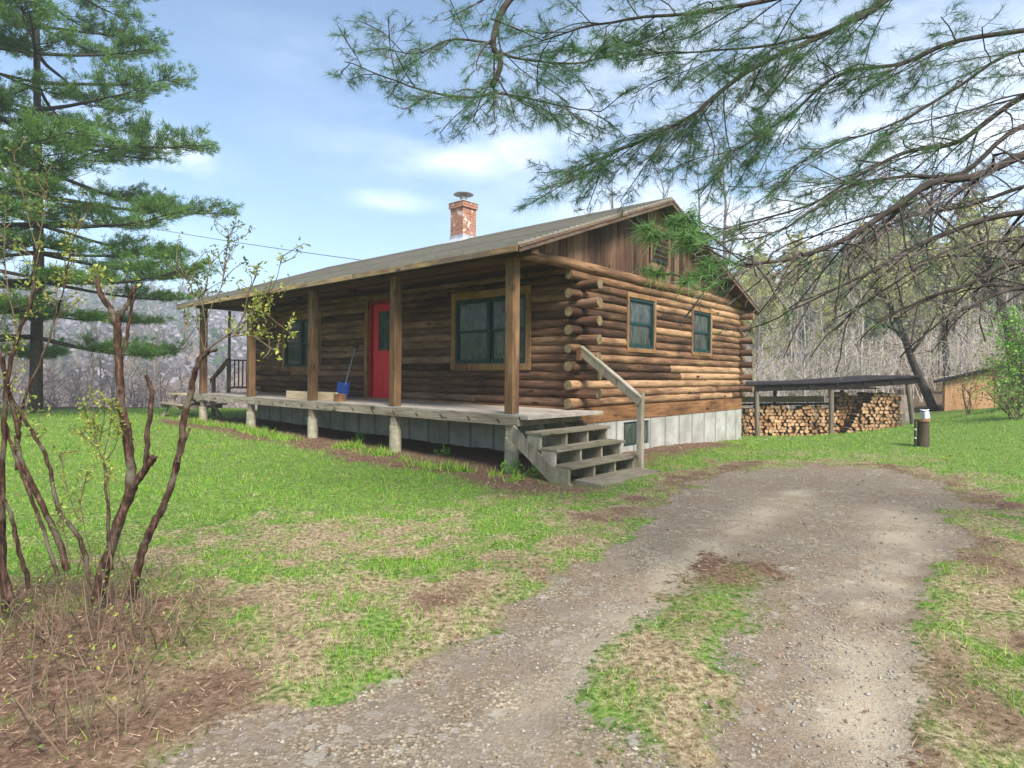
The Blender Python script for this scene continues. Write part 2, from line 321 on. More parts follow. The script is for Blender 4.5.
def concrete():
    m, t, b = mat('foundation_concrete', .9, .2); co = coords(t); n = noise(t, co, 2.2, 6, .65); f = noise(t, co, 30, 3)
    c = ramp(t, n, [(.3, (.21,.20,.175)), (.55, (.35,.335,.295)), (.75, (.46,.445,.40))])
    sp = N(t, 'ShaderNodeSeparateXYZ'); t.links.new(co, sp.inputs[0])
    a = N(t, 'ShaderNodeMath', operation='ADD'); t.links.new(sp.outputs[0], a.inputs[0]); t.links.new(sp.outputs[1], a.inputs[1])
    md = N(t, 'ShaderNodeMath', operation='PINGPONG'); t.links.new(a.outputs[0], md.inputs[0]); md.inputs[1].default_value = .305
    c = mixc(t, ramp(t, md.outputs[0], [(.0, (1,1,1)), (.045, (0,0,0))]), c, (.15,.145,.13))
    t.links.new(c, b.inputs['Base Color']); bump(t, b, f, .3, .004); return m
M['concrete'] = concrete()
def cutwood():
    m, t, b = mat('firewood', .85, .2); ob = N(t, 'ShaderNodeObjectInfo').outputs['Random']; co = coords(t); n = noise(t, co, 22, 4)
    c = ramp(t, ob, [(0, (.32,.16,.07)), (.35, (.52,.30,.15)), (.7, (.62,.41,.23)), (1, (.44,.24,.11))])
    c = mixc(t, ramp(t, n, [(.4, (0,0,0)), (.75, (.8,.8,.8))]), c, (.22,.11,.055)); t.links.new(c, b.inputs['Base Color']); return m
M['cut'] = cutwood()
M['logbark'] = plain('firewood_bark', (.16,.10,.06), .4, 18, .95)
def groundmat():
    m, t, b = mat('ground_cover', .95, .1); co = coords(t)
    def attr(n): a = N(t, 'ShaderNodeAttribute', attribute_name=n); return a.outputs['Fac']
    f1 = noise(t, co, 3.1, 6, .65); f2 = noise(t, co, 28, 5, .7); f3 = noise(t, co, 95, 3, .7)
    green = ramp(t, f2, [(.34, (.035,.06,.013)), (.52, (.115,.19,.035)), (.70, (.24,.30,.085))])
    dry = ramp(t, f2, [(.34, (.075,.052,.03)), (.5, (.24,.18,.105)), (.68, (.44,.36,.23))])
    brown = ramp(t, f2, [(.34, (.045,.027,.018)), (.52, (.135,.082,.054)), (.72, (.28,.195,.135))])
    gv = ramp(t, f3, [(.32, (.065,.05,.034)), (.5, (.24,.193,.135)), (.68, (.43,.365,.275))])
    vo = N(t, 'ShaderNodeTexVoronoi'); vo.inputs['Scale'].default_value = 62; t.links.new(co, vo.inputs['Vector'])
    vo2 = N(t, 'ShaderNodeTexVoronoi'); vo2.inputs['Scale'].default_value = 24; t.links.new(co, vo2.inputs['Vector'])
    sx = N(t, 'ShaderNodeSeparateColor'); t.links.new(vo.outputs['Color'], sx.inputs[0]); sx2 = N(t, 'ShaderNodeSeparateColor'); t.links.new(vo2.outputs['Color'], sx2.inputs[0])
    peb = ramp(t, sx.outputs[0], [(.0, (.08,.062,.042)), (.45, (.22,.178,.125)), (.8, (.345,.29,.215)), (1, (.54,.47,.37))])
    peb = mixc(t, ramp(t, vo.outputs['Distance'], [(.42, (0,0,0)), (.75, (1,1,1))]), peb, (.055,.046,.038))  # gaps between pebbles painted dark, crevice shade put into the colour
    gv = mixc(t, .62, gv, peb)
    gv = mixc(t, ramp(t, sx2.outputs[0], [(.80, (0,0,0)), (.84, (.8,.8,.8))]), gv, mixc(t, sx2.outputs[1], (.10,.088,.075), (.36,.33,.29)))
    gv = mixc(t, ramp(t, f1, [(.4, (0,0,0)), (.68, (1,1,1))]), gv, mixc(t, f2, (.12,.092,.07), (.25,.21,.175)))
    gv = mixc(t, attr('track'), gv, mixc(t, f3, (.28,.235,.175), (.46,.40,.315)))
    gv = mixc(t, ramp(t, noise(t, co, 1.3, 5, .7), [(.48, (0,0,0)), (.66, (.6,.6,.6))]), gv, mixc(t, f3, (.10,.062,.04), (.26,.185,.13)))
    def thr(a, k=.5, lo=.22, hi=.80):
        q = N(t, 'ShaderNodeMath', operation='MULTIPLY_ADD'); t.links.new(f2, q.inputs[0]); q.inputs[1].default_value = k*2; t.links.new(a, q.inputs[2])
        p = N(t, 'ShaderNodeMath', operation='SUBTRACT'); t.links.new(q.outputs[0], p.inputs[0]); p.inputs[1].default_value = k
        return ramp(t, p.outputs[0], [(lo, (0,0,0)), (hi, (1,1,1))])
    gv = mixc(t, 1.0, gv, (1.02, 1.0, .95), 'MULTIPLY')
    c = mixc(t, thr(attr('dry')), green, dry); c = mixc(t, thr(attr('brown')), c, brown); c = mixc(t, thr(attr('gravel'), .6, .42, .58), c, gv)
    t.links.new(c, b.inputs['Base Color'])
    h = mixc(t, .5, f2, f3); h = mixc(t, .16, h, vo.outputs['Distance']); bump(t, b, h, .75, .02); return m
M['ground'] = groundmat()
# ------------------------------------------------------------------ ground fields (what covers the soil where)
def wpoly(pp): return np.array([onz(*p)[:2] for p in pp])
DRV = np.vstack([wpoly([(130,768),(215,724),(300,690),(395,658),(450,628),(520,590),(570,560),(620,522),(660,498),(705,480),(760,467),(810,462),(870,468),(930,480),(962,505),(968,540),(962,585),(952,630),(940,690),(925,724),(905,768)]),
                 [[2.2,1.0],[3.4,-9],[-3.2,-9],[-1.5,1.2]]])
STRIP = wpoly([(560,735),(565,700),(610,650),(655,615),(690,580),(722,560),(765,568),(772,592),(735,635),(700,655),(690,690),(670,735)])
def sdist(poly, x, y):      # signed distance, positive inside
    d = np.full(x.shape, 1e9); ins = np.zeros(x.shape, bool); n = len(poly)
    for i in range(n):
        ax, ay = poly[i]; bx, by = poly[(i+1) % n]
        t = np.clip(((x-ax)*(bx-ax)+(y-ay)*(by-ay))/((bx-ax)**2+(by-ay)**2), 0, 1)
        d = np.minimum(d, np.hypot(x-ax-t*(bx-ax), y-ay-t*(by-ay)))
        c = ((ay > y) != (by > y)) & (x < (bx-ax)*(y-ay)/(by-ay+1e-12)+ax); ins ^= c
    return np.where(ins, d, -d)
def blobs(x, y, L):
    v = np.zeros(x.shape)
    for (cx, cyy, rx, ry, a) in L:
        p = onz(cx, cyy); v = np.maximum(v, a*np.exp(-(((x-p[0])/rx)**2+((y-p[1])/ry)**2)))
    return v
# porch-front mulch strip as a line in house frame
def huv(x, y):
    dx, dy = x-HX, y-HY; return -dx*HC+dy*HS, dx*HS+dy*HC
def fields(x, y):
    n1 = fbm(x*1.3, y*1.3, 4)-.5; n2 = fbm(x*4+9, y*4, 3)-.5
    far = np.hypot(x, y)
    dd = sdist(DRV, x, y)+n1*(.5+.10*np.clip(far-3, 0, 6))+n2*(.25+.06*np.clip(far-3, 0, 6))
    ds = sdist(STRIP, x, y)+n1*.6+n2*.5+.07
    grav = np.clip(.5+(dd-.06)*3.2, 0, 1)*(1-np.clip(.5+ds*2.4, 0, 1)*.97)
    u, v = huv(x, y)
    inh = (u > -.3) & (u < 11.8) & (v > -2.9) & (v < 7)
    strip = np.exp(-((v+2.75-.12*np.sin(u*1.7))/.42)**2)*((u > -1.2) & (u < 12))
    under = ((v > -2.6) & (v < 7) & (u > -.05) & (u < 11.7))*1.0
    side = np.exp(-np.maximum(0, -u-.2)**2/.6)*((v > -.6) & (v < 5.2) & (u < .2))*(1-ss(4, 5.2, v)*.6)
    stair = np.exp(-(((u+.6)/1.3)**2+((v+2.5)/.8)**2))
    brown = np.maximum.reduce([strip*.85, under, side*.95, stair*.8, blobs(x, y, [(65,640,.85,.55,1.0),(0,680,.75,.6,1.0),(135,610,.6,.42,.8),(30,600,1.0,.5,.85),(20,740,.45,.4,.8)])])
    edge = np.exp(-((dd+.1)/.42)**2)*np.clip(.38+1.8*n1+.8*n2, 0, .6)
    eb = np.exp(-((ds-.1)/.3)**2)*.75*ss(3.1, 4.4, y)
    redr = blobs(x, y, [(985,560,.55,1.4,.62),(975,690,.4,.9,.6),(720,575,.5,.6,.7),(690,615,.35,.35,.5),(820,466,1.3,.7,.42),(1010,640,.4,.8,.4)])
    brown = np.clip(np.maximum.reduce([brown, edge, eb, redr])+n1*.6+n2*.6, 0, 1)*np.clip(np.maximum.reduce([brown, edge, eb, redr])*5, 0, 1)
    dry = blobs(x, y, [(360,540,1.9,.75,.95),(330,600,1.3,.6,.72),(420,585,1.6,.6,.75),(300,665,1.1,.55,.65),(180,560,.9,.6,.55),(560,520,1.0,.7,.62),(590,490,1.2,.6,.7),(480,600,.8,.5,.7),(975,480,.9,1.6,.72),(1010,560,.8,1.4,.8),(980,690,.8,.8,.8),(640,480,.9,.6,.7),(800,455,2.2,.7,.7),(900,460,1.2,.7,.62),(820,437,1.3,1.0,.45),(35,417,2.6,.45,.95)])
    dry = np.maximum(dry, np.clip(.5+ds*3, 0, 1)*.72)
    dry = np.clip(np.maximum(dry, np.exp(-((dd+.25)/.5)**2)*1.0)*.82+.03-.16*ss(5.5, 9, far)+(n1*.85+n2*1.25+(fbm(x*11, y*11, 2)-.5)*.8)*(1-.45*ss(5, 9, far)), 0, 1)
    dry = np.maximum(dry, ss(21.5, 24, y-.0*x)*ss(-2, -6, x)*.9)
    brown = np.maximum(brown, ss(23, 26, far)*.75*ss(0, 6, y))
    trk = np.maximum.reduce([np.exp(-(sdist_line(x, y, TR1)/.20)**2), np.exp(-(sdist_line(x, y, TR2)/.28)**2)])*np.clip(.55+n1*1.3+n2*1.2, 0, .85)
    return grav, brown, dry, np.clip(trk, 0, 1)
def sdist_line(x, y, P):
    d = np.full(x.shape, 1e9)
    for (ax, ay), (bx, by) in zip(P[:-1], P[1:]):
        t = np.clip(((x-ax)*(bx-ax)+(y-ay)*(by-ay))/((bx-ax)**2+(by-ay)**2), 0, 1)
        d = np.minimum(d, np.hypot(x-ax-t*(bx-ax), y-ay-t*(by-ay)))
    return d
TR1 = wpoly([(520,740),(600,640),(680,570),(735,530),(800,490)]); TR2 = wpoly([(870,740),(880,640),(885,560),(900,510)])
def axis_lines(segs):
    L = [segs[0][0]]
    for a, b, s in segs:
        n = max(1, int(round((b-a)/s))); L += list(np.linspace(a, b, n+1)[1:])
    return np.array(L)
xs = axis_lines([(-500,-200,75),(-200,-60,14),(-60,-24,3),(-24,-9,.5),(-9,-3.5,.12),(-3.5,6,.05),(6,13,.12),(13,26,.5),(26,60,3),(60,200,14),(200,500,50)])
ys = axis_lines([(-300,-100,50),(-100,-12,8),(-12,0,.6),(0,2,.1),(2,8,.05),(8,14,.09),(14,24,.2),(24,60,2),(60,200,10),(200,500,30)])
GX, GY = np.meshgrid(xs, ys); GZ = ground(GX, GY)
fg, fb, fd, ft = fields(GX, GY)
near = ss(40, 25, np.hypot(GX, GY))
GZ = GZ+near*((fbm(GX*2.1, GY*2.1, 3)-.5)*.05*(1-.5*fg)-fg*.025-ft*.015*fg+(fbm(GX*9, GY*9, 2)-.5)*.018)
def gz(x, y): # bilinear lookup in the built sheet
    i = np.clip(np.searchsorted(xs, x)-1, 0, len(xs)-2); j = np.clip(np.searchsorted(ys, y)-1, 0, len(ys)-2)
    a = (x-xs[i])/(xs[i+1]-xs[i]); b = (y-ys[j])/(ys[j+1]-ys[j])
    return (GZ[j,i]*(1-a)+GZ[j,i+1]*a)*(1-b)+(GZ[j+1,i]*(1-a)+GZ[j+1,i+1]*a)*b
def gzz(x, y): return float(gz(np.array([x]), np.array([y]))[0])
nx = len(xs); idx = np.arange(GX.size).reshape(GX.shape)
quads = np.stack([idx[:-1,:-1], idx[:-1,1:], idx[1:,1:], idx[1:,:-1]], -1).reshape(-1, 4)
gm = fg.ravel()[quads].mean(1) > .5
def sheet(name, q):
    used, inv = np.unique(q, return_inverse=True); V = np.c_[GX.ravel(), GY.ravel(), GZ.ravel()][used]
    b = MB(); b.add(V, inv.reshape(-1, 4), 0, True); o = b.build(name, M['ground'])
    for nm, f in (('gravel', fg), ('brown', fb), ('dry', fd), ('track', ft)):
        a = o.data.attributes.new(nm, 'FLOAT', 'POINT'); a.data.foreach_set('value', f.ravel()[used].astype(np.float32))
    return tag(o, kind='structure')
tag(sheet('ground', quads[~gm]), 'lawn and rough ground spreading around the log cabin', 'ground')
tag(sheet('driveway', quads[gm]), 'worn gravel driveway with two pale wheel tracks leading past the cabin', 'driveway')
# ------------------------------------------------------------------ the log cabin
H = thing('log_cabin', 'brown log cabin with a long roofed porch, red door and brick chimney', 'house', (HX, HY, 0), -TH)
rng = np.random.default_rng(11)
def log(mb, p, q, r=.080, n=12, endmat=1):
    p = np.array(p, float); q = np.array(q, float); L = np.linalg.norm(q-p)
    m = max(3, int(L/.35)+1); t = np.linspace(0, 1, m)[:, None]; P = p+(q-p)*t
    P[:, 2] += rng.normal(0, .004, m); rr = r*(1+rng.normal(0, .035, (m, n))*.6+rng.normal(0, .03, (m, 1)))
    mb.tube(P, 1.0, n, 0, endmat, True, True, rough=rr-1.0)
def split(a, b, opens, z):
    segs = [(a, b)]
    for (o0, o1, z0, z1) in opens:
        if z0-.03 < z < z1+.03:
            out = []
            for (s, e) in segs:
                if o1 <= s or o0 >= e: out.append((s, e)); continue
                if o0 > s: out.append((s, o0))
                if o1 < e: out.append((o1, e))
            segs = out
    return [(s, e) for s, e in segs if e-s > .06]
VF, VB, UL = -.42, 6.40, 11.2
def wall_run(fixed, a, b, opens, along, parity, ncourse, ext, material, name):
    mb = MB()
    for k in range(ncourse):
        z = .96+.1486*k; ps = (k % 2 == parity) and k < 15
        s0, e0 = (a-ext, b+ext) if ps else (a+.09, b-.09)
        for (s, e) in split(s0, e0, opens, z):
            cuts = [s]; 
            if e-s > 2.2 and rng.random() < .75: cuts.append(rng.uniform(s+.8, e-.8))
            if e-s > 7: cuts.append(rng.uniform(s+1.5, e-1.5))
            cuts = sorted(cuts)+[e]
            for c0, c1 in zip(cuts[:-1], cuts[1:]):
                if c1-c0 < .1: continue
                e2 = c1-.004
                if along == 'u': log(mb, (-c0, fixed, z), (-e2, fixed, z))
                else: log(mb, (-fixed, c0, z), (-fixed, e2, z))
    # solid core closing the gaps between the courses, cut by the openings
    zs = sorted(set([.86, .96+.1486*ncourse-.09]+[q for o in opens for q in o[2:]])); 
    for z0, z1 in zip(zs[:-1], zs[1:]):
        for (s, e) in split(a+.02, b-.02, opens, (z0+z1)/2):
            if along == 'u': mb.box(-s, -e, fixed-.03, fixed+.03, z0, z1)
            else: mb.box(-fixed-.03, -fixed+.03, s, e, z0, z1)
    return mb.build(name, [material, M['log_end']], H)
WR, DO, WL = (1.09, 3.09, 1.54, 2.95), (4.72, 5.97, .80, 3.04), (7.87, 9.77, 1.50, 2.90)
W1, W2 = (.97, 2.01, 1.89, 2.90), (3.64, 4.64, 1.90, 2.88)
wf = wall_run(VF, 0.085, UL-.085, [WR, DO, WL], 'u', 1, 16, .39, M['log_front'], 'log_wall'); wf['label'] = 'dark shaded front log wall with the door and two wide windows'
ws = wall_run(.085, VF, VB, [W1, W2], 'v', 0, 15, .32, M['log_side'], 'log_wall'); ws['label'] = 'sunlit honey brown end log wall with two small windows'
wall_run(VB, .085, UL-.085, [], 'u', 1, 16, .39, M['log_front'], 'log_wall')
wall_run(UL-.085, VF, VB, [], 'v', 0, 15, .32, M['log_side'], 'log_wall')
b = MB()                                         # plate logs carrying the gable
for uu in (.06, UL-.06): log(b, (-uu, -1.92, 3.205), (-uu, 6.95, 3.205), .088, 14)
b.build('plate_log', [M['log_side'], M['log_end']], H)
b = MB()
b.box(.008, -.07, -.5, 6.48, .612, .874); b.box(-UL+.07, -UL-.008, -.5, 6.48, .612, .874); b.box(-.071, -UL+.071, -.505, -.43, .612, .874); b.box(-.071, -UL+.071, 6.41, 6.485, .612, .874)
bevel(b.build('sill_board', M['sill'], H))
b = MB()
b.box(-.004, -.2, -.5, .86, -.6, .61); b.box(-.004, -.2, 1.78, 6.46, -.6, .61); b.box(-.004, -.2, .86, 1.78, -.6, .13)
b.box(-.2, -UL+.2, -.49, -.3, -.6, .609); b.box(-.2, -UL+.2, 6.26, 6.45, -.6, .609); b.box(-UL+.2, -UL+.004, -.5, 6.46, -.6, .61)
b.box(-.004, -.2, .86, 1.78, .57, .61)
b.build('foundation', M['concrete'], H)
b = MB(); b.box(-.03, -.06, .86, 1.78, .13, .57); bw = b.build('basement_window', M['green'], H)
b = MB(); b.box(-.024, -.028, .91, 1.30, .17, .53); b.box(-.024, -.028, 1.34, 1.73, .17, .53); b.build('pane', M['glass'], bw)
b = MB(); v = -2.0
b2 = MB()                                        # gable boarding, both ends
for gu, sgn in ((.03, 1), (UL-.03, -1)):
    v = -1.98
    while v < 6.3:
        w = rng.uniform(.14, .24); v1 = min(v+w, 6.35); off = rng.uniform(0, .012); x0 = -gu+sgn*off; x1 = x0-sgn*.025
        z0 = 3.27; za = 4.70-.36*abs(v-2.05); zb = 4.70-.36*abs(v1-2.05)
        if za > z0+.02 and zb > z0+.02:
            b.hexa([(x1,v,z0),(x0,v,z0),(x0,v1-.009,z0),(x1,v1-.009,z0),(x1,v,za),(x0,v,za),(x0,v1-.009,zb),(x1,v1-.009,zb)])
        v = v1
    gb = b.build('gable_boarding', M['gable'], H); b = MB(); b2 = MB()
    b2.hexa([(-gu-sgn*.05,-1.9,3.2),(-gu-sgn*.03,-1.9,3.2),(-gu-sgn*.03,6.2,3.2),(-gu-sgn*.05,6.2,3.2),(-gu-sgn*.05,2.04,4.66),(-gu-sgn*.03,2.04,4.66),(-gu-sgn*.03,2.06,4.66),(-gu-sgn*.05,2.06,4.66)]); b2.build('gable_backing', M['black'], gb)

b = MB(); 
for k in range(6): b.bar((.02, 1.80, 3.72+k*.10), (.02, 2.44, 3.72+k*.10), .015, .09, (.7,0,.7))
gv_ = b.build('gable_vent', M['gable'], H)
b = MB(); b.box(.012, .03, 1.74, 1.80, 3.62, 4.34); b.box(.012, .03, 2.44, 2.50, 3.62, 4.34); b.box(.012, .03, 1.80, 2.44, 4.28, 4.34); b.build('vent_frame', M['gable'], gv_)
b = MB(); b.box(.008, .011, 1.80, 2.44, 3.64, 4.28); b.build('vent_opening', M['black'], gv_)  # black sheet on the boards, painted shade of the hollow behind the slats
# roof: same pitch both sides, ridge over the middle of house and porch
def rz(v, off=0): return 4.83-.36*abs(v-2.05)+off
U0, U1, VE0, VE1 = -.31, 11.79, -2.45, 6.75
b = MB()
for (va, vb) in ((VE0, 2.05), (VE1, 2.05)):
    nrow = 34
    for k in range(nrow):       # overlapping shingle courses, each a thin wedge
        v0 = va+(vb-va)*k/nrow; v1 = va+(vb-va)*(k+1.0)/nrow
        b.hexa([(-U0,v0,rz(v0,-.03)),(-U1,v0,rz(v0,-.03)),(-U1,v1,rz(v1,-.03)),(-U0,v1,rz(v1,-.03)),(-U0,v0,rz(v0,.014)),(-U1,v0,rz(v0,.014)),(-U1,v1,rz(v1,-.006)),(-U0,v1,rz(v1,-.006))])
rf = b.build('roof', M['shingle'], H)
b = MB()
b.bar((-U0-.01, 2.05-.07, 4.815), (-U1+.01, 2.05-.07, 4.815), .16, .012, (0,-.34,.94)); b.bar((-U0-.01, 2.05+.07, 4.815), (-U1+.01, 2.05+.07, 4.815), .16, .012, (0,.34,.94)); b.build('ridge_cap', M['shingle'], rf)
b = MB()
for (va, vb) in ((VE0+.01, 2.045), (VE1-.01, 2.045)):
    b.hexa([(-U0-.02,va,rz(va,-.075)),(-U1+.02,va,rz(va,-.075)),(-U1+.02,vb,rz(vb,-.075)),(-U0-.02,vb,rz(vb,-.075)),(-U0-.02,va,rz(va,-.034)),(-U1+.02,va,rz(va,-.034)),(-U1+.02,vb,rz(vb,-.034)),(-U0-.02,vb,rz(vb,-.034))])
b.build('roof_deck', M['ceil'], rf)
b = MB(); 
us = [U0+.01, 3.6, 7.9, U1-.01]
for ua, ub in zip(us[:-1], us[1:]): b.box(-ua, -ub+.004, VE0-.012, VE0+.016, rz(VE0,-.115)+rng.normal(0,.004), rz(VE0,-.032)); 
bevel(b.build('fascia', M['fascia'], H)); b = MB()
for ua, ub in zip(us[:-1], us[1:]): b.box(-ua, -ub+.004, VE1-.016, VE1+.012, rz(VE1,-.16), rz(VE1,-.032))
bevel(b.build('fascia', M['fascia'], H))
b = MB()
for gu in (U0+.012, U1-.012):
    b = MB()
    for va in (VE0+.02, VE1-.02):
        b.bar((-gu, va, rz(va,-.085)), (-gu, 2.05, rz(2.05,-.085)), .03, .10)
        b.bar((-gu+(.02 if gu < 1 else -.02), va, rz(va,-.052)), (-gu+(.02 if gu < 1 else -.02), 2.05, rz(2.05,-.052)), .02, .04)
    bevel(b.build('rake_board', M['rake'], H), .004)
# porch ceiling boards and a beam over the posts
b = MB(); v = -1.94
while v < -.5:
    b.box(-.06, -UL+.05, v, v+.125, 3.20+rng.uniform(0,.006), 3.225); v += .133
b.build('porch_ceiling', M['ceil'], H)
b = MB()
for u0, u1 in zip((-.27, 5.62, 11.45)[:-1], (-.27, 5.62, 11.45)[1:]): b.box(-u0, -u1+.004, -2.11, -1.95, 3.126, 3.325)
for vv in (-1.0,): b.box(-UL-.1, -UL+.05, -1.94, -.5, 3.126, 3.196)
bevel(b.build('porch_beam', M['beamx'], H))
PU = [.15+2.7336*i for i in range(5)]
for i, u in enumerate(PU):
    b = MB(); b.box(-u+.08, -u-.08, -2.105, -1.955, .848, 3.124); bevel(b.build('porch_post', M['post'], H), .01)
    p = hw(u, -2.03, 0); z0 = gzz(p[0], p[1])-.25
    b = MB(); th = np.linspace(z0, .50, 5); b.tube([(-u, -2.02, z) for z in th], .108, 18); pr = b.build('pier', M['pier'], H)
    b = MB(); b.box(-u+.075, -u-.075, -2.075, -1.965, .50, .68); b.build('pier_block', M['deckrim'], pr)
# deck
b = MB(); v = -2.10
while v < -.52:
    b.box(.42, -11.55, v, min(v+.138, -.51), .815, .848+rng.uniform(-.002, .002)); v += .1435
bevel(b.build('porch_deck', M['deck'], H), .003)
b = MB(); us = [-.02, 4.2, 8.1, 11.53]
for ua, ub in zip(us[:-1], us[1:]): b.box(-ua, -ub+.003, -2.10, -2.06, .675, .812)
b.box(.0, .04, -2.10, -.52, .675, .812); b.box(-11.53, -11.49, -2.055, -.52, .675, .812)
for k in range(24): b.box(-.3-k*.48, -.34-k*.48, -2.055, -.52, .69, .812)
bevel(b.build('deck_rim', M['deckrim'], H), .004)
for u in np.arange(.35, 11.4, .62):
    b = MB(); b.bar((-u+.03, -2.1015, .71), (-u-.03, -2.1015, .765), .003, .022); b.build('joist_bracket', M['black'], H)
# stairs on the gable end of the porch
ST = thing('porch_stairs', 'weathered grey open wooden stairs with three treads at the porch end', 'stairs', (HX, HY, 0), -TH)
for k, (uo, z) in enumerate([(-.61, .63), (-.86, .425), (-1.09, .22)]):
    b = MB(); d = .018*k
    b.box(-uo, -uo-.14, -2.27+d, -.56+d, z-.038, z); b.box(-uo-.146, -uo-.30, -2.27+d, -.56+d, z-.036, z+.003); bevel(b.build('tread', M['tread'], ST), .005)
b = MB(); b.box(.44, .30, -2.36, -.50, .80, .855); bevel(b.build('tread', M['deck'], ST), .005)
b = MB(); c8 = []
p0, p1 = (1.06, 1.44), (-2.06, -.5)
b.hexa([(1.03,-2.1,-.03),(1.24,-2.1,-.03),(1.24,-.52,-.03),(1.03,-.52,-.03),(1.03,-2.1,.035),(1.24,-2.1,.03),(1.24,-.52,.03),(1.03,-.52,.035)])
b.hexa([(1.246,-2.1,-.03),(1.45,-2.1,-.03),(1.45,-.52,-.03),(1.246,-.52,-.03),(1.246,-2.1,.028),(1.45,-2.1,.022),(1.45,-.52,.022),(1.246,-.52,.028)])
bevel(b.build('foot_plank', M['tread'], ST), .005)
for vv in (-2.235, -1.65, -1.12, -.60):
    b = MB(); b.bar((.02, vv, .62), (1.02, vv, -.10), .045, .20)
    for (uo, z) in [(.60, .59), (.85, .385), (1.08, .18)]: b.hexa([(uo-.26,vv-.021,z-.16),(uo-.03,vv-.021,z-.20),(uo-.03,vv+.021,z-.20),(uo-.26,vv+.021,z-.16),(uo-.26,vv-.021,z),(uo-.03,vv-.021,z),(uo-.03,vv+.021,z),(uo-.26,vv+.021,z)])
    bevel(b.build('stringer', M['strgr'], ST), .004)
HR = thing('handrail', 'grey wooden stair handrail sloping from the log corner to a post', 'handrail', (HX, HY, 0), -TH)
b = MB(); b.box(1.04, 1.13, -.52, -.43, gzz(*hw(-1.08,-.47,0)[:2])-.2, 1.16); bevel(b.build('post', M['strgr'], HR), .006)
b = MB(); b.bar((.03, -.545, 1.80), (1.12, -.545, 1.02), .04, .125); b.bar((.02, -.52, 1.885), (1.13, -.52, 1.09), .10, .03); bevel(b.build('rail', M['strgr'], HR), .005)
b = MB(); b.box(-.02, .06, -.60, -.50, 1.66, 1.86); b.build('bracket', M['log_side'], HR)
# windows
def window(u0, u1, z0, z1, side, sashes, tr=.10):
    # side 'f': in front wall (x=-u); side 's': in gable end wall (coordinate is v)
    def bx(m, a0, a1, d0, d1, c0, c1):
        if side == 'f': m.box(-a0, -a1, VF-d0, VF-d1, c0, c1)
        else: m.box(-.085+d0, -.085+d1, a0, a1, c0, c1)
    b = MB(); g0, g1_, h0, h1 = u0+tr, u1-tr, z0+tr*.8, z1-tr; w = .05
    bx(b, g0, g1_, .06, .075, h0, h0+w); bx(b, g0, g1_, .06, .075, h1-w, h1); bx(b, g0, g0+w, .059, .076, h0, h1); bx(b, g1_-w, g1_, .059, .076, h0, h1)
    for i in range(1, sashes): c = g0+(g1_-g0)*i/sashes; bx(b, c-.04, c+.04, .058, .082, h0, h1)
    for i in range(sashes):
        a0 = g0+(g1_-g0)*i/sashes+.04; a1 = g0+(g1_-g0)*(i+1)/sashes-.04; zm = (h0+h1)/2
        bx(b, a0, a1, .03, .052, zm-.025, zm+.025); bx(b, a0, a0+.035, .03, .05, h0, h1); bx(b, a1-.035, a1, .03, .05, h0, h1); bx(b, a0, a1, .029, .049, h0+.03, h0+.08); bx(b, a0, a1, .029, .049, h1-.08, h1-.03)
    wo_ = b.build('window', M['green'], H)
    b = MB()
    for i in range(sashes):
        a0 = g0+(g1_-g0)*i/sashes+.03; a1 = g0+(g1_-g0)*(i+1)/sashes-.03; zm = (h0+h1)/2
        bx(b, a0, a1, .035, .039, zm, h1-.02); bx(b, a0, a1, .022, .026, h0+.02, zm)
    b.build('pane', M['glass'], wo_)
    b = MB(); bx(b, u0-.02, u0+tr, .052, .088, z0, z1); bx(b, u1-tr, u1+.02, .052, .088, z0, z1); bx(b, u0-.02, u1+.02, .05, .093, z1-tr+.002, z1+.04); bx(b, u0-.02, u1+.02, .05, .093, z0-.04, z0+tr*.8-.002)
    bevel(b.build('trim', M['trim'], wo_), .004)
    return wo_
window(*WR, 'f', 2)['label'] = 'wide green framed double window right of the red door'
window(*WL, 'f', 2)['label'] = 'green framed double window left of the red door'
window(*W1, 's', 1, .05)['label'] = 'small green framed window nearest the front corner of the end wall'
window(*W2, 's', 1, .05)['label'] = 'small dark window near the back corner of the end wall behind twigs'
# door
b = MB(); vd = VF+.02
b.box(-4.90, -5.76, vd-.045, vd, .87, 2.97)
for (z0, z1) in ((.98, 1.42),):
    for (a0, a1) in ((5.02, 5.28), (5.38, 5.64)): b.box(-a0, -a1, vd-.055, vd-.0455, z0, z1)
b.box(-5.02, -5.64, vd-.055, vd-.0455, 1.52, 1.80)
dr = b.build('door', M['red'], H); bevel(dr, .006)
b = MB(); b.box(-5.06, -5.56, vd-.052, vd-.0462, 1.93, 2.80); b.build('pane', M['glass'], dr)
b = MB(); b.box(-4.72, -4.89, VF-.10, VF+.03, .85, 3.06); b.box(-5.77, -5.86, VF-.075, VF+.03, .85, 3.0); b.box(-4.89, -5.77, VF-.075, VF+.03, 2.98, 3.05); b.build('frame', M['dred'], dr)
b = MB(); b.box(-5.865, -5.98, VF-.11, VF-.02, .85, 3.12); b.box(-4.71, -5.98, VF-.112, VF-.02, 3.055, 3.14); b.build('casing', M['trim'], dr)
b = MB(); b.tube([(-4.98, vd-.05, 1.75), (-4.98, vd-.11, 1.75)], [.012, .03], 10); b.build('handle', M['steel'], dr)
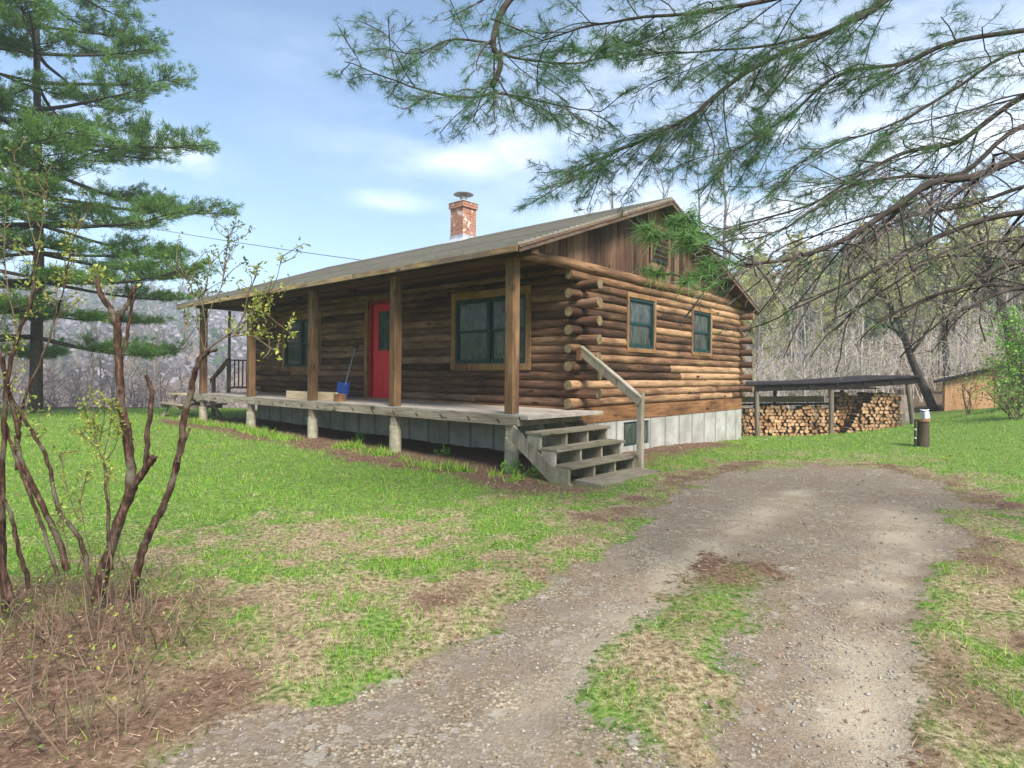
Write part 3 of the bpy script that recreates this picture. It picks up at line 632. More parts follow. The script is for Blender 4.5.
# chimney
b = MB(); cu, cv, hw_ = 5.5, 2.1, .23
b.box(-cu-hw_, -cu+hw_, cv-hw_, cv+hw_, 4.3, 5.62); b.box(-cu-hw_-.035, -cu+hw_+.035, cv-hw_-.035, cv+hw_+.035, 5.62, 5.76)
ch = b.build('chimney', M['brick'], H)
b = MB(); e = hw_+.05; b.hexa([(-cu-e,cv-e,5.763),(-cu+e,cv-e,5.763),(-cu+e,cv+e,5.763),(-cu-e,cv+e,5.763),(-cu-.12,cv-.12,5.85),(-cu+.12,cv-.12,5.85),(-cu+.12,cv+.12,5.85),(-cu-.12,cv+.12,5.85)]); b.build('crown', M['cement'], ch)
b = MB(); b.tube([(-cu,cv,5.83),(-cu,cv,5.93)], .09, 14); 
for k in range(4): b.bar((-cu+.08*math.cos(k*1.57+.4), cv+.08*math.sin(k*1.57+.4), 5.92), (-cu+.08*math.cos(k*1.57+.4), cv+.08*math.sin(k*1.57+.4), 6.01), .012, .012, (1,0,0))
b.tube([(-cu,cv,6.0),(-cu,cv,6.025),(-cu,cv,6.09)], [.26,.23,.03], 20, smooth=False); b.build('cap', M['steel'], ch)
b = MB(); b.box(-cu-hw_-.012, -cu+hw_+.012, cv-hw_-.014, cv+hw_+.012, 4.6, 4.93); b.hexa([(-cu-.3,cv-.42,4.60),(-cu+.3,cv-.42,4.60),(-cu+.3,cv,4.79),(-cu-.3,cv,4.79),(-cu-.28,cv-.42,4.72),(-cu+.28,cv-.42,4.72),(-cu+.25,cv-.2,4.88),(-cu-.25,cv-.2,4.88)]); b.build('flashing', M['flash'], ch)
# ceiling lights
for u, v in ((5.45, -1.2), (7.6, -1.25)):
    b = MB(); b.tube([(-u,v,3.2),(-u,v,3.17),(-u,v,3.12)], [.08,.09,.05], 12); b.build('porch_light', M['black'], H)
# end railing of the porch at the far left, with the steps' handrail
RL = thing('porch_railing', 'grey wooden railing with balusters at the far left porch end', 'railing', (HX, HY, 0), -TH)
b = MB(); b.box(-11.40, -11.49, -1.25, -1.16, .85, 1.80); b.box(-11.41, -11.47, -1.23, -1.17, 1.80, 3.13); bevel(b.build('post', M['greypost'], RL))
b = MB(); b.box(-11.39, -11.50, -1.30, -.50, 1.74, 1.78); b.build('rail', M['greypost'], RL); b = MB(); b.box(-11.42, -11.47, -1.16, -.50, .96, 1.02); b.build('rail', M['greypost'], RL)
for k in range(5): b = MB(); b.box(-11.43, -11.46, -1.06+k*.115, -1.03+k*.115, 1.02, 1.74); b.build('baluster', M['greypost'], RL)
b = MB(); p = hw(12.45, -1.2, 0); b.box(-12.4, -12.49, -1.25, -1.16, gzz(p[0], p[1])-.2, 1.3); b.build('stair_post', M['greypost'], RL)
b = MB(); b.bar((-11.45, -1.22, 1.76), (-12.6, -1.22, 1.15), .05, .12); b.build('stair_rail', M['beamx'], RL)
# picnic table at the left of the porch
pt = hw(12.55, -1.75, 0); pz = gzz(pt[0], pt[1])
PT = thing('picnic_table', 'low weathered wooden picnic table at the far left end of the porch', 'table', (pt[0], pt[1], pz), -TH)
b = MB()
for k in range(4): b.box(-.85, .85, -.34+k*.165, -.19+k*.165, .62, .665)
bevel(b.build('tabletop', M['lumber'], PT)); 
for sy in (-.62, .40):
    b = MB(); b.box(-.85, .85, sy, sy+.22, .36, .40); bevel(b.build('bench', M['deckrim'], PT))
for sx in (-.62, .62):
    for s in (-1, 1): b = MB(); b.bar((sx, s*.60, -.05), (sx, s*.18, .62), .05, .10, (1,0,0)); b.build('leg', M['deckrim'], PT)
    b = MB(); b.box(sx-.06, sx-.026, -.6, .6, .26, .36); b.build('brace', M['deckrim'], PT)
# things on the porch deck
b = MB(); b.box(0, .92, -.02, .02, 0, .17); o = b.build('lumber_plank', M['lumber'], loc=hw(6.98, -1.86, .85)); o.rotation_euler = (0,0,-TH); bevel(o); tag(o, 'pale lumber board standing on edge left of the middle porch post', 'board', 'pale boards along the porch edge')
b = MB(); b.box(0, 1.02, -.02, .02, 0, .175); o = b.build('lumber_plank', M['lumber'], loc=hw(6.02, -1.84, .85)); o.rotation_euler = (0,0,-TH); bevel(o); tag(o, 'pale lumber board standing on edge between a porch post and the brown crate', 'board', 'pale boards along the porch edge')
cr = thing('wooden_crate', 'small brown wooden crate under the blue shovel on the porch', 'crate', hw(4.93, -1.83, .85), -TH)
b = MB(); b.box(-.10,.10,-.08,.08,.0,.012); b.box(-.10,.10,-.08,-.068,.012,.14); b.box(-.10,.10,.068,.08,.012,.14); b.box(-.10,-.088,-.067,.067,.012,.14); b.box(.088,.10,-.067,.067,.012,.14); b.build('box', M['rust'], cr)
b = MB(); b.box(-.105,.105,-.085,.085,.14,.152); b.build('lid', M['sill'], cr)
P0 = hw(6.17, -.98, .865); P1 = hw(6.30, -.545, 2.05); dP = (P1-P0)/np.linalg.norm(P1-P0)
SH = thing('snow_shovel', 'blue snow shovel leaning against the log wall left of the red door', 'shovel', P0)
sd = np.cross(dP, (0,0,1)); sd /= np.linalg.norm(sd); fw = np.cross(sd, dP)
b = MB(); nx_, ny_ = 8, 6; Vv = []
for lay in (0, .006):
    for j in range(ny_):
        for i in range(nx_):
            s_ = (i/(nx_-1)-.5)*.36; t_ = j/(ny_-1)*.36; cv_ = .07*((2*s_/.36)**2)+.05*(t_/.36)**2
            Vv.append(dP*t_+sd*s_-fw*(cv_-.05+lay)*(-1))
Vv = np.array(Vv); Fq = []
for lay in (0, 1):
    for j in range(ny_-1):
        for i in range(nx_-1):
            a = lay*nx_*ny_+j*nx_+i; q = (a, a+1, a+nx_+1, a+nx_); Fq.append(q if lay else q[::-1])
b.add(Vv, Fq, 0, True); b.build('scoop', M['blue'], SH)
b = MB(); b.tube([dP*.30, dP*1.22], .015, 8); b.build('shaft', M['steel'], SH)
b = MB(); c = dP*1.22; L_ = np.linalg.norm(P1-P0)
b.tube([c, c+dP*.04-sd*.06, c+dP*.14-sd*.06, c+dP*.14+sd*.06, c+dP*.04+sd*.06, c+dP*.001], .014, 6); b.build('grip', M['black'], SH)
# ------------------------------------------------------------------ woodshed and firewood
WX, WY = 9.3, 18.0
WS = thing('woodshed', 'long open woodshed with a low dark roof on grey posts', 'shed', (WX, WY, -.36))
def wsl(px, py, Y): p = at(px, py, Y); return np.array([p[0]-WX, p[1]-WY, p[2]+.36])
a_ = wsl(728, 384.2, 17.7); c_ = wsl(835, 381.5, 17.7); d_ = wsl(921, 375.5, 17.7)
b = MB(); fr = [a_, c_, d_]
for p, q in zip(fr[:-1], fr[1:]):
    pb = p+[0, 2.8, .01]; qb = q+[0, 2.8, .01]; t_ = np.array([0,0,.05])
    b.hexa([p-t_, q-t_, qb-t_, pb-t_, p, q, qb, pb])
bevel(b.build('roof', M['shedroof'], WS), .004)
b = MB()
for p, q in zip(fr[:-1], fr[1:]): b.bar(p+[0,.10,-.14], q+[0,.10,-.14], .05, .19); b.bar(p+[0,2.4,-.12], q+[0,2.4,-.12], .05, .12)  # deep black front board stands for the shaded band under the roof
for k in range(8):
    p = a_+(d_-a_)*k/7; p[2] = np.interp(p[0], [a_[0], c_[0], d_[0]], [a_[2], c_[2], d_[2]]); b.bar(p+[0,.03,-.10], p+[0,2.75,-.09], .05, .09)
b.build('rafters', M['tar'], WS)
for px0, px1, yb, dy in ((757.5, 756, 437, .15), (831, 831, 438, .15), (914, 907, 431, .15)):
    p = wsl(px1, 386, 17.85); q = wsl(px0, yb, 17.85); q[2] -= .15; p[2] = np.interp(p[0], [a_[0], c_[0], d_[0]], [a_[2], c_[2], d_[2]])-.06
    b = MB(); b.tube([q, (p+q)/2+[.01,0,0], p], .072, 10); b.build('post', M['greypost'], WS)
for px0 in (775, 842, 900):
    p = wsl(px0, 390, 20.2); q = p.copy(); q[2] = -.4; b = MB(); b.tube([q, p], .06, 8); b.build('back_post', M['stump'], WS)
b = MB(); p = wsl(735, 404.5, 20.0); q = wsl(842, 403.5, 20.0); b.bar(p, q, .04, .07); b.build('back_rail', M['stump'], WS)
b = MB(); p = wsl(740, 399.5, 20.1); q = wsl(824, 399.0, 20.1); b.bar(p, q, .03, .20); b.build('back_board', M['lumber'], WS)
b = MB()
for k, px0 in enumerate((896, 901, 905)): p = wsl(px0, 395, 18.3+k*.5); q = wsl(px0+3.5, 430, 18.3+k*.5); q[2] -= .15; b.bar(q, p, .13, .03, (0,1,0))
b.build('end_planks', M['greyplank'], WS)
b = MB()
for k in range(9):
    x = rng.uniform(a_[0]+.5, d_[0]-2.5); b.bar((x, .5+k*.2, 1.40+.02*k), (x+2.0, .55+k*.2, 1.40+.02*k), .12, .05)
b.build('stored_boards', M['greyplank'], WS)
b = MB(); p = wsl(738, 437.5, 17.95); q = wsl(833, 438, 17.95); b.bar(p+[0,0,0.0], q, .12, .08); p = wsl(838, 438, 17.95); q = wsl(868, 437, 17.95); b.bar(p, q, .12, .08); b.build('skid', M['greyplank'], WS)
spots = []
def pile(x0, x1, top, Y, tag_, dx=.118):
    row = 0; z = None
    zmin = -.40
    zz = zmin+.07
    while zz < 2:
        xx = x0+(dx/2 if row % 2 else 0)
        while xx < x1:
            gl = gzz(xx, Y)
            if zz > gl+.045 and zz < top(xx): spots.append((xx+rng.normal(0,.012), Y+rng.normal(0,.035), zz+rng.normal(0,.008), tag_))
            xx += dx
        zz += dx*.87; row += 1
def Xp(px, Y): return at(px, 400, Y)[0]
def Zp(py, Y, px=800): return at(px, py, Y)[2]
pile(Xp(738, 18.5), Xp(835, 18.5), lambda x: Zp(407, 18.5)+.04*math.sin(x*5), 18.5, 'low')
pile(Xp(835, 18.75), Xp(866, 18.75), lambda x: Zp(394, 18.75)+.03*math.sin(x*7), 18.75, 'mid')
pile(Xp(840, 18.35), Xp(897, 18.35), lambda x: min(Zp(391.5, 18.35), Zp(391.5, 18.35)-1.5*max(0, Xp(870, 18.35)-x))+.02*math.sin(x*9), 18.35, 'tall')
variants = []
for k in range(24):
    n = int(rng.integers(4, 8)); th = np.sort(rng.uniform(0, 2*math.pi, n)) if False else (np.arange(n)+rng.uniform(-.28,.28,n))*2*math.pi/n
    rr = rng.uniform(.045, .066, n); V = []
    for y_ in (-.2, .2): V += [(rr[i]*math.cos(th[i])*1.0, y_, rr[i]*math.sin(th[i])) for i in range(n)]
    b = MB(); b.add(V, [(i, (i+1) % n, n+(i+1) % n, n+i) for i in range(n)], 1); b.add(V[:n], [list(range(n))[::-1]], 0); b.add(V[n:], [list(range(n))], 0); variants.append(b)
vmesh = []
for k, b in enumerate(variants):
    o = b.build('firewood_log', [M['cut'], M['logbark']]); vmesh.append(o.data); bpy.data.objects.remove(o)
LBL = {'low': 'split firewood log in the long low stack under the left half of the woodshed', 'mid': 'split firewood log in the shaded stack just right of the middle woodshed post', 'tall': 'split firewood log in the tall bright stack at the right end of the woodshed'}
spots.sort(key=lambda s: s[1]-.002*s[2]*0)
sp_in, sp_out = spots[:298], spots[298:]
for (x, y, z, tg) in sp_in:
    o = bpy.data.objects.new('firewood_log', vmesh[int(rng.integers(24))]); COL.objects.link(o); o.location = (x, y, z)
    o.rotation_euler = (0, rng.uniform(0, 6.28), rng.normal(0, .04)); s_ = rng.uniform(.92, 1.12); o.scale = (s_, rng.uniform(.9, 1.1), s_)
    tag(o, LBL[tg], 'firewood log', {'low': 'firewood logs of the long low stack', 'mid': 'firewood logs of the shaded stack', 'tall': 'firewood logs of the tall right stack'}[tg])
if sp_out:
    b = MB()
    for (x, y, z, tg) in sp_out:
        src = variants[int(rng.integers(24))]; a = rng.uniform(0, 6.28); ca, sa = math.cos(a), math.sin(a); Rm = np.array([[ca,0,sa],[0,1,0],[-sa,0,ca]])
        for V, Fc, m_, s_ in src.p: b.add(V@Rm.T*1.03+[x, y, z], Fc, m_)
    tag(b.build('firewood', [M['cut'], M['logbark']]), 'rest of the split firewood stacked along the low pile in the woodshed', 'firewood', kind='stuff')
# ------------------------------------------------------------------ orange shed, stump post
p = at(945, 413, 20.0); gzs = gzz(p[0]+.6, p[1]+.8)
OS = thing('garden_shed', 'small orange plywood shed with a dark sloping roof on the grassy bank', 'shed', (p[0], p[1], 0))
OS.rotation_euler = (0, 0, R(-33))
wdt = 1.36; zt0 = at(945, 381, 20)[2]; zt1 = zt0+.40; zb = gzs-.6; dy = 1.7
b = MB(); b.hexa([(0,0,zb),(wdt,0,zb),(wdt,dy,zb),(0,dy,zb),(0,0,zt0),(wdt,0,zt1),(wdt,dy,zt1),(0,dy,zt0)]); bevel(b.build('wall', M['ply'], OS), .01)
b = MB(); s_ = (zt1-zt0)/wdt; x0, x1 = -.26, wdt+.3
b.hexa([(x0,-.16,zt0+s_*x0+.005),(x1,-.16,zt0+s_*x1+.005),(x1,dy+.1,zt0+s_*x1+.005),(x0,dy+.1,zt0+s_*x0+.005),(x0,-.16,zt0+s_*x0+.085),(x1,-.16,zt0+s_*x1+.085),(x1,dy+.1,zt0+s_*x1+.085),(x0,dy+.1,zt0+s_*x0+.085)]); b.build('roof', M['shedroof'], OS)
for xa, xb, zt in ((-.012, .06, zt0), (wdt-.06, wdt+.012, zt1-.02)): b = MB(); b.box(xa, xb, -.022, -.002, zb, zt-.005); b.build('corner_trim', M['ply'], OS)
sp_ = ongnd(923, 446.5); SPz = sp_[2]
SP = thing('stump_post', 'dark short wooden post standing alone in the grass near the woodshed', 'post', sp_)
hgt = 26.5/F_PX*sp_[1]; rs = 5.4/F_PX*sp_[1]
b = MB(); b.tube([(0,0,-.15),(0,0,.02),(0,0,hgt*.5),(0,0,hgt*.93)], [rs*1.1, rs*1.05, rs*.96, rs*.95], 14); b.build('trunk', M['stump'], SP)
b = MB(); b.tube([(0,0,hgt*.93),(0,0,hgt*.96),(0,0,hgt*1.03)], [rs*1.05, rs*1.18, rs*1.0], 14); b.build('top', M['rust'], SP)
b = MB(); b.tube([(-rs*1.6,-.02,-.1),(-rs*1.6,-.02,hgt*1.02)], .018, 8); pp_ = b.build('pipe', M['black'], SP)
b = MB()
for zz in (.3, .62): b.tube([(-rs*1.6,-.02,hgt*zz),(-rs*1.6,-.02,hgt*zz+.03)], .0195, 8)
b.build('band', M['white'], pp_)
wh = thing('white_box', 'small crumpled white plastic box set on top of the dark stump post', 'box', (sp_[0]+.03, sp_[1], SPz+hgt*1.03), .5)
b = MB(); b.hexa([(-.08,-.05,0),(.10,-.06,.01),(.11,.06,0),(-.07,.05,0),(-.09,-.055,.13),(.06,-.05,.17),(.13,.05,.15),(-.06,.06,.16)]); bevel(b.build('box', M['white'], wh), .02)
b = MB(); b.hexa([(-.095,-.06,.155),(.065,-.055,.185),(.13,.055,.165),(-.065,.065,.175),(-.09,-.05,.165),(.06,-.045,.20),(.125,.05,.18),(-.06,.06,.19)]); bevel(b.build('lid', M['white'], wh), .006)
# ------------------------------------------------------------------ plant builders
def unit(v): return v/(np.linalg.norm(v)+1e-12)
def twig_arr(mb, P0, P1, P2, r0, r1, matidx=0):       # many 3-sided two-segment twigs at once
    P0, P1, P2 = (np.asarray(a, float) for a in (P0, P1, P2)); n = len(P0)
    if n == 0: return
    T = P2-P0; T /= np.linalg.norm(T, axis=1)[:, None]+1e-9
    ref = np.where(np.abs(T[:, 2:3]) < .9, np.array([[0,0,1.]]), np.array([[1.,0,0]]))
    A = np.cross(T, ref); A /= np.linalg.norm(A, axis=1)[:, None]+1e-9; B = np.cross(T, A)
    V = []
    for P, r in ((P0, r0), (P1, (np.asarray(r0)+np.asarray(r1))/2), (P2, r1)):
        r = np.broadcast_to(np.asarray(r, float), (n,))[:, None]
        for k in range(3): V.append(P+r*(A*math.cos(k*2.0944)+B*math.sin(k*2.0944)))
    V = np.stack(V, 1); base = np.arange(n)[:, None]*9
    F = [np.stack([base[:,0]+s*3+k, base[:,0]+s*3+(k+1) % 3, base[:,0]+s*3+3+(k+1) % 3, base[:,0]+s*3+3+k], -1) for s in (0, 1) for k in range(3)]
    mb.add(V.reshape(-1, 3), np.concatenate(F), matidx)
def blades(mb, P, D, L, W, rg, matidx=0, bend=0.0):      # pointed blades from P along D
    P = np.asarray(P, float); n = len(P)
    if n == 0: return
    D = np.asarray(D, float); D = D/(np.linalg.norm(D, axis=1)[:, None]+1e-9)
    rv = rg.normal(size=(n, 3)); S = np.cross(D, rv); S /= np.linalg.norm(S, axis=1)[:, None]+1e-9
    L = np.broadcast_to(np.asarray(L, float), (n,))[:, None]; W = np.broadcast_to(np.asarray(W, float), (n,))[:, None]
    tip = P+D*L; 
    if bend: tip = tip+np.array([0,0,-1.])*L*bend
    V = np.stack([P-S*W/2, P+S*W/2, tip], 1).reshape(-1, 3)
    mb.add(V, np.arange(n*3).reshape(-1, 3), matidx)
def leaves(mb, P, size, rg, matidx=0, flat=.6, asp=.55):     # diamond leaves at P, random facing
    P = np.asarray(P, float); n = len(P)
    if n == 0: return
    D = rg.normal(size=(n, 3)); D[:, 2] = D[:, 2]*flat+.25; D /= np.linalg.norm(D, axis=1)[:, None]
    S = np.cross(D, rg.normal(size=(n, 3))); S /= np.linalg.norm(S, axis=1)[:, None]+1e-9
    L = (np.asarray(size)*rg.uniform(.6, 1.3, n))[:, None]
    V = np.stack([P, P+D*L*.5+S*L*asp*.5, P+D*L, P+D*L*.5-S*L*asp*.5], 1).reshape(-1, 3)
    mb.add(V, np.arange(n*4).reshape(-1, 4), matidx)
def rot_about(v, ax, a):
    ax = unit(ax); return v*math.cos(a)+np.cross(ax, v)*math.sin(a)+ax*np.dot(ax, v)*(1-math.cos(a))
def side_dir(d, ang, rg, up=0.0):
    p = np.cross(d, rg.normal(size=3)); r = unit(rot_about(d, p, ang)); r[2] += up; return unit(r)
def bare_tree(h, r0, seed, spread=.75, leaf=None, nleaf=0, lsize=.12, fine=True, first=.3, lean=(0,0), trunkpath=None, nb=16):
    """trunk MB, crown MB (branches mat0, leaves mat1)"""
    rg = np.random.default_rng(seed); tr, cr_ = MB(), MB()
    n = 9; t = np.linspace(0, 1, n)
    if trunkpath is None:
        P = np.stack([np.cumsum(rg.normal(0, .014*h, n))*t+lean[0]*t*h, np.cumsum(rg.normal(0, .014*h, n))*t+lean[1]*t*h, t*h], 1); P[0] = (0,0,-.4)
    else: P = np.array(trunkpath, float); n = len(P); t = np.linspace(0, 1, n)
    rad = r0*(1-t)**.8+.008; rad[0] *= 1.25
    tr.tube(P, rad, 8)
    tips = []; A0, A1, A2, AR, AE = [], [], [], [], []
    for i in range(nb):
        f = first+(1-first)*((i+rg.random()*.8)/nb)**.9; f = min(f, .99)
        p = np.array([np.interp(f, t, P[:, k]) for k in range(3)]); d = unit(np.array([rg.normal(), rg.normal(), 0])); ang = R(rg.uniform(32, 62))
        d = unit(d*math.sin(ang)+np.array([0,0,1.])*math.cos(ang)); L = h*spread*.5*(1-f*.62)*rg.uniform(.6, 1.15); rr = max(.012, np.interp(f, t, rad)*.55)
        m = 5; Q = [p]; dd = d
        for k in range(m-1): dd = unit(dd+rg.normal(0, .14, 3)+np.array([0,0,.07])); Q.append(Q[-1]+dd*L/(m-1))
        Q = np.array(Q); cr_.tube(Q, np.linspace(rr, .008, m), 5, cap=False)
        for j in range(int(6+L*1.3)):
            g = rg.uniform(.2, 1); q = np.array([np.interp(g, np.linspace(0,1,m), Q[:, k]) for k in range(3)]); e = side_dir(dd, R(rg.uniform(25, 65)), rg, .25); l2 = L*.42*(1.15-g*.7)*rg.uniform(.5, 1.2)
            mid = q+e*l2*.5; end = mid+unit(e+rg.normal(0,.2,3)+np.array([0,0,.12]))*l2*.5; A0.append(q); A1.append(mid); A2.append(end); AR.append(max(.007, rr*.38)); AE.append(.005)
            if fine:
                for s in range(5):
                    c = rg.random(); o_ = (q+(mid-q)*c*2) if c < .5 else (mid+(end-mid)*(c*2-1)); e2 = side_dir(unit(end-q), R(rg.uniform(20, 60)), rg, .15); l3 = l2*.42*rg.uniform(.5,1.2)
                    m2 = o_+e2*l3*.5; e3 = m2+unit(e2+rg.normal(0,.22,3))*l3*.5; A0.append(o_); A1.append(m2); A2.append(e3); AR.append(.006); AE.append(.003); tips.append(e3); tips.append(m2)
            tips.append(end)
    twig_arr(cr_, A0, A1, A2, np.array(AR), np.array(AE))
    if leaf and nleaf:
        tp = np.array(tips); ii = rg.integers(len(tp), size=nleaf); leaves(cr_, tp[ii]+rg.normal(0, lsize*1.1, (nleaf, 3)), lsize, rg, 1)
    return tr, cr_
def conifer(h, r0, seed, width=.24, nl=9000, lsize=.34, base=.12):
    rg = np.random.default_rng(seed); tr, cr_ = MB(), MB(); t = np.linspace(0,1,7)
    P = np.stack([np.cumsum(rg.normal(0,.006*h,7))*t, np.cumsum(rg.normal(0,.006*h,7))*t, t*h], 1); P[0,2] = -.5; tr.tube(P, r0*(1-t*.93), 8)
    pos, dirs = [], []; A0, A1, A2 = [], [], []
    z = base*h
    while z < h*.985:
        f = z/h; L = h*width*(1-f)**.75*rg.uniform(.75, 1.2)+.15; k = int(rg.integers(5, 8)); a0 = rg.random()*6.28
        for i in range(k):
            a = a0+i*6.283/k+rg.normal(0,.2); l = L*rg.uniform(.55, 1.15); d = np.array([math.cos(a), math.sin(a), 0]); p = np.array([np.interp(f,t,P[:,0]), np.interp(f,t,P[:,1]), z+rg.normal(0,.1)])
            mid = p+d*l*.55+[0,0,l*.10]; end = p+d*l+[0,0,-l*.02+l*.12*f]; A0.append(p); A1.append(mid); A2.append(end)
            nn_ = int(10+l*26)
            for q in range(nn_):
                g = rg.uniform(.18, 1)**.7; o_ = p+(mid-p)*g*2 if g < .5 else mid+(end-mid)*(g*2-1); s_ = rg.normal(0, .16*l*(1.1-g)+.05); o_ = o_+np.array([-d[1], d[0], 0])*s_+[0,0,rg.normal(0,.05)]
                pos.append(o_); dirs.append(d*.8+np.array([-d[1], d[0], 0])*np.sign(s_)*.6+rg.normal(0,.35,3)+[0,0,.1])
        z += h*.028+.10
    twig_arr(cr_, A0, A1, A2, .03*h/12, .008)
    pos = np.array(pos); dirs = np.array(dirs); rep = max(1, int(nl/len(pos)))
    for r_ in range(rep): blades(cr_, pos+rg.normal(0,.06,pos.shape), dirs+rg.normal(0,.45,dirs.shape), lsize*rg.uniform(.6,1.2,len(pos)), lsize*.26, rg, 1)
    return tr, cr_
def plant_tree(name, label, cat, tc, mats, loc, rz_=0, group=None, crown='crown'):
    o = thing(name, label, cat, loc, rz_, group); tc[0].build('trunk', mats[0], o); tc[1].build(crown, [mats[0]]+list(mats[1:]), o); return o
# ------------------------------------------------------------------ the overhanging white pine (trunk out of frame to the right)
rp = np.random.default_rng(21)
PX, PY = 6.6, 3.9
OP = thing('overhanging_pine', 'white pine whose long twiggy boughs hang over the driveway from the right', 'tree', (PX, PY, gzz(PX, PY)))
OPo = np.array([PX, PY, gzz(PX, PY)])
b = MB(); b.tube([(0,0,-.3),(0,0,.3),(.05,0,3),(-.05,.1,7),(.0,.0,12)], [.34,.27,.23,.18,.06], 12); b.build('trunk', M['pinebark'], OP)
limbs = MB(); tw = MB(); nd = MB()
def smooth(P, k=5):
    P = np.array(P, float); n = len(P); t = np.arange(n); T = np.linspace(0, n-1, (n-1)*k+1); out = []
    for x in T:      # Catmull-Rom
        i = min(int(x), n-2); f = x-i; p0 = P[max(i-1,0)]; p1 = P[i]; p2 = P[i+1]; p3 = P[min(i+2,n-1)]
        out.append(.5*((2*p1)+(-p0+p2)*f+(2*p0-5*p1+4*p2-p3)*f*f+(-p0+3*p1-3*p2+p3)*f**3))
    return np.array(out)
tA0, tA1, tA2, tR0 = [], [], [], []; nP, nD, nL = [], [], []; nPb, nDb, nLb = [], [], []
def tuft(p, d, n, L, bright=False):
    d = unit(d); q = rp.normal(0, .55, (n, 3))+d*.85
    back = rp.random(n)[:, None]*.07
    (nPb if bright else nP).append(p-d*back); (nDb if bright else nD).append(q); (nLb if bright else nL).append(L*rp.uniform(.7, 1.15, n))
def branchlet(p, d, L, lev, green, droop, r, bright=False):
    m = 4; Q = [p]; dd = d
    for k in range(m): dd = unit(dd+rp.normal(0,.13,3)+np.array([0,0,-droop])); Q.append(Q[-1]+dd*L/m)
    Q = np.array(Q)
    if lev == 0: limbs.tube(Q, np.linspace(r, .004, m+1), 5, cap=False)
    else:
        tA0.append(Q[0]); tA1.append(Q[2]); tA2.append(Q[4]); tR0.append(r)
    if lev < 2:
        nb_ = int(3+L*(9 if lev == 0 else 11))
        for j in range(nb_):
            g = (j+1)/(nb_+.3); q = Q[0]+0; x = g*m; i = min(int(x), m-1); q = Q[i]+(Q[i+1]-Q[i])*(x-i)
            sgn = 1 if j % 2 else -1; ax = unit(np.cross(dd, np.cross(np.array([.15*rp.normal(),.15*rp.normal(),1.]), dd))); e = unit(rot_about(dd, ax, sgn*R(rp.uniform(30, 60)))+rp.normal(0,.16,3))
            branchlet(q, e, L*rp.uniform(.28, .5)*(1.15-g*.5), lev+1, green, droop*.7, max(.0022, r*.5), bright)
        if lev == 1 and rp.random() < green: tuft(Q[-1], Q[-1]-Q[-2], 18, .10, bright)
    else:
        if rp.random() < green: tuft(Q[-1], Q[-1]-Q[-2], 20, .098, bright)
        elif rp.random() < green*.6: tuft(Q[2], Q[2]-Q[1], 9, .09, bright)
def limb(pts, r0, r1, n, Lr, green, droop=.05, start=.0, up=0., bright=False, angs=(30, 65)):
    r0 *= .78; P = smooth([at(*q)-OPo for q in pts], 5); m = len(P)
    P = P+np.cumsum(rp.normal(0,.006,P.shape),0)*np.linspace(0,1,m)[:,None]
    limbs.tube(P, np.linspace(r0, r1, m), 9)
    for j in range(n):
        g = start+(1-start)*(j+rp.random())/n; x = g*(m-1); i = min(int(x), m-2); q = P[i]+(P[i+1]-P[i])*(x-i); d = unit(P[i+1]-P[i])
        sgn = 1 if j % 2 else -1; ax = unit(np.array([rp.normal()*.35, rp.normal()*.35, 1.])); e = unit(rot_about(d, ax, sgn*R(rp.uniform(*angs)))+np.array([0,0,up])+rp.normal(0,.12,3))
        gr = green(g) if callable(green) else green
        branchlet(q, e, rp.uniform(*Lr)*(1.1-.5*g), 0, gr, droop, max(.004, (r0+(r1-r0)*g)*.38), bright)
    return P
def trunkpt(z): return (PX, PY, z)
def w2p(x, y, z): # world point back to (px,py,depth) so limbs can start on the trunk
    a = F_PX*x/y; bb = -F_PX*(z-EYE)/y; return (512+a*math.cos(ROLL)-bb*math.sin(ROLL), Y0_PX+a*math.sin(ROLL)+bb*math.cos(ROLL), y)
limb([w2p(PX,PY,3.5),(1130,60,4.3),(1024,96,4.6),(959,141,4.6),(910,149,4.6),(865,169,4.5),(805,205,4.4),(715,228,4.3)], .036, .005, 26, (.5,1.0), lambda g: .16+.2*(g > .6), .03, .22)
limb([w2p(PX,PY,2.9),(1120,130,3.8),(1024,156,3.7),(977,177,3.7),(932,184,3.6),(899,205,3.5),(861,227,3.4),(820,250,3.3),(752,268,3.1),(715,272,2.95)], .042, .006, 28, (.4,.85), lambda g: .015, .12, .25)
limb([w2p(PX,PY,4.2),(1100,20,5.0),(960,40,5.2),(905,62,5.2),(839,74,5.2),(790,115,5.1),(760,137,5.0),(726,156,4.9)], .032, .005, 26, (.5,1.0), .68, .02, .25)
limb([w2p(PX,PY,4.9),(1000,-90,5.6),(870,10,5.8),(764,62,5.7),(715,96,5.6),(685,119,5.5),(640,143,5.3),(600,160,5.2),(565,176,5.1)], .045, .005, 30, (.55,1.1), .66, .02, .3)
limb([w2p(PX,PY,5.6),(900,-160,5.9),(640,-70,5.8),(520,-10,5.5),(492,43,5.4),(501,68,5.35),(496,93,5.3)], .05, .022, 6, (.6,1.0), .6, .02, .45)
limb([(499,52,5.36),(517,58,5.4),(559,63,5.5),(601,59,5.6),(650,52,5.7)], .018, .005, 12, (.45,.8), .7, .02)
limb([(496,92,5.3),(470,98,5.25),(430,92,5.2),(395,80,5.1),(350,62,5.0)], .016, .004, 13, (.4,.8), .52, .02)
limb([(496,93,5.3),(520,96,5.2),(560,104,5.1),(600,110,5.0)], .014, .004, 9, (.4,.75), .6, .03)
limb([(495,44,5.4),(455,40,5.3),(420,52,5.2),(385,46,5.2)], .015, .004, 9, (.4,.7), .5, .02)
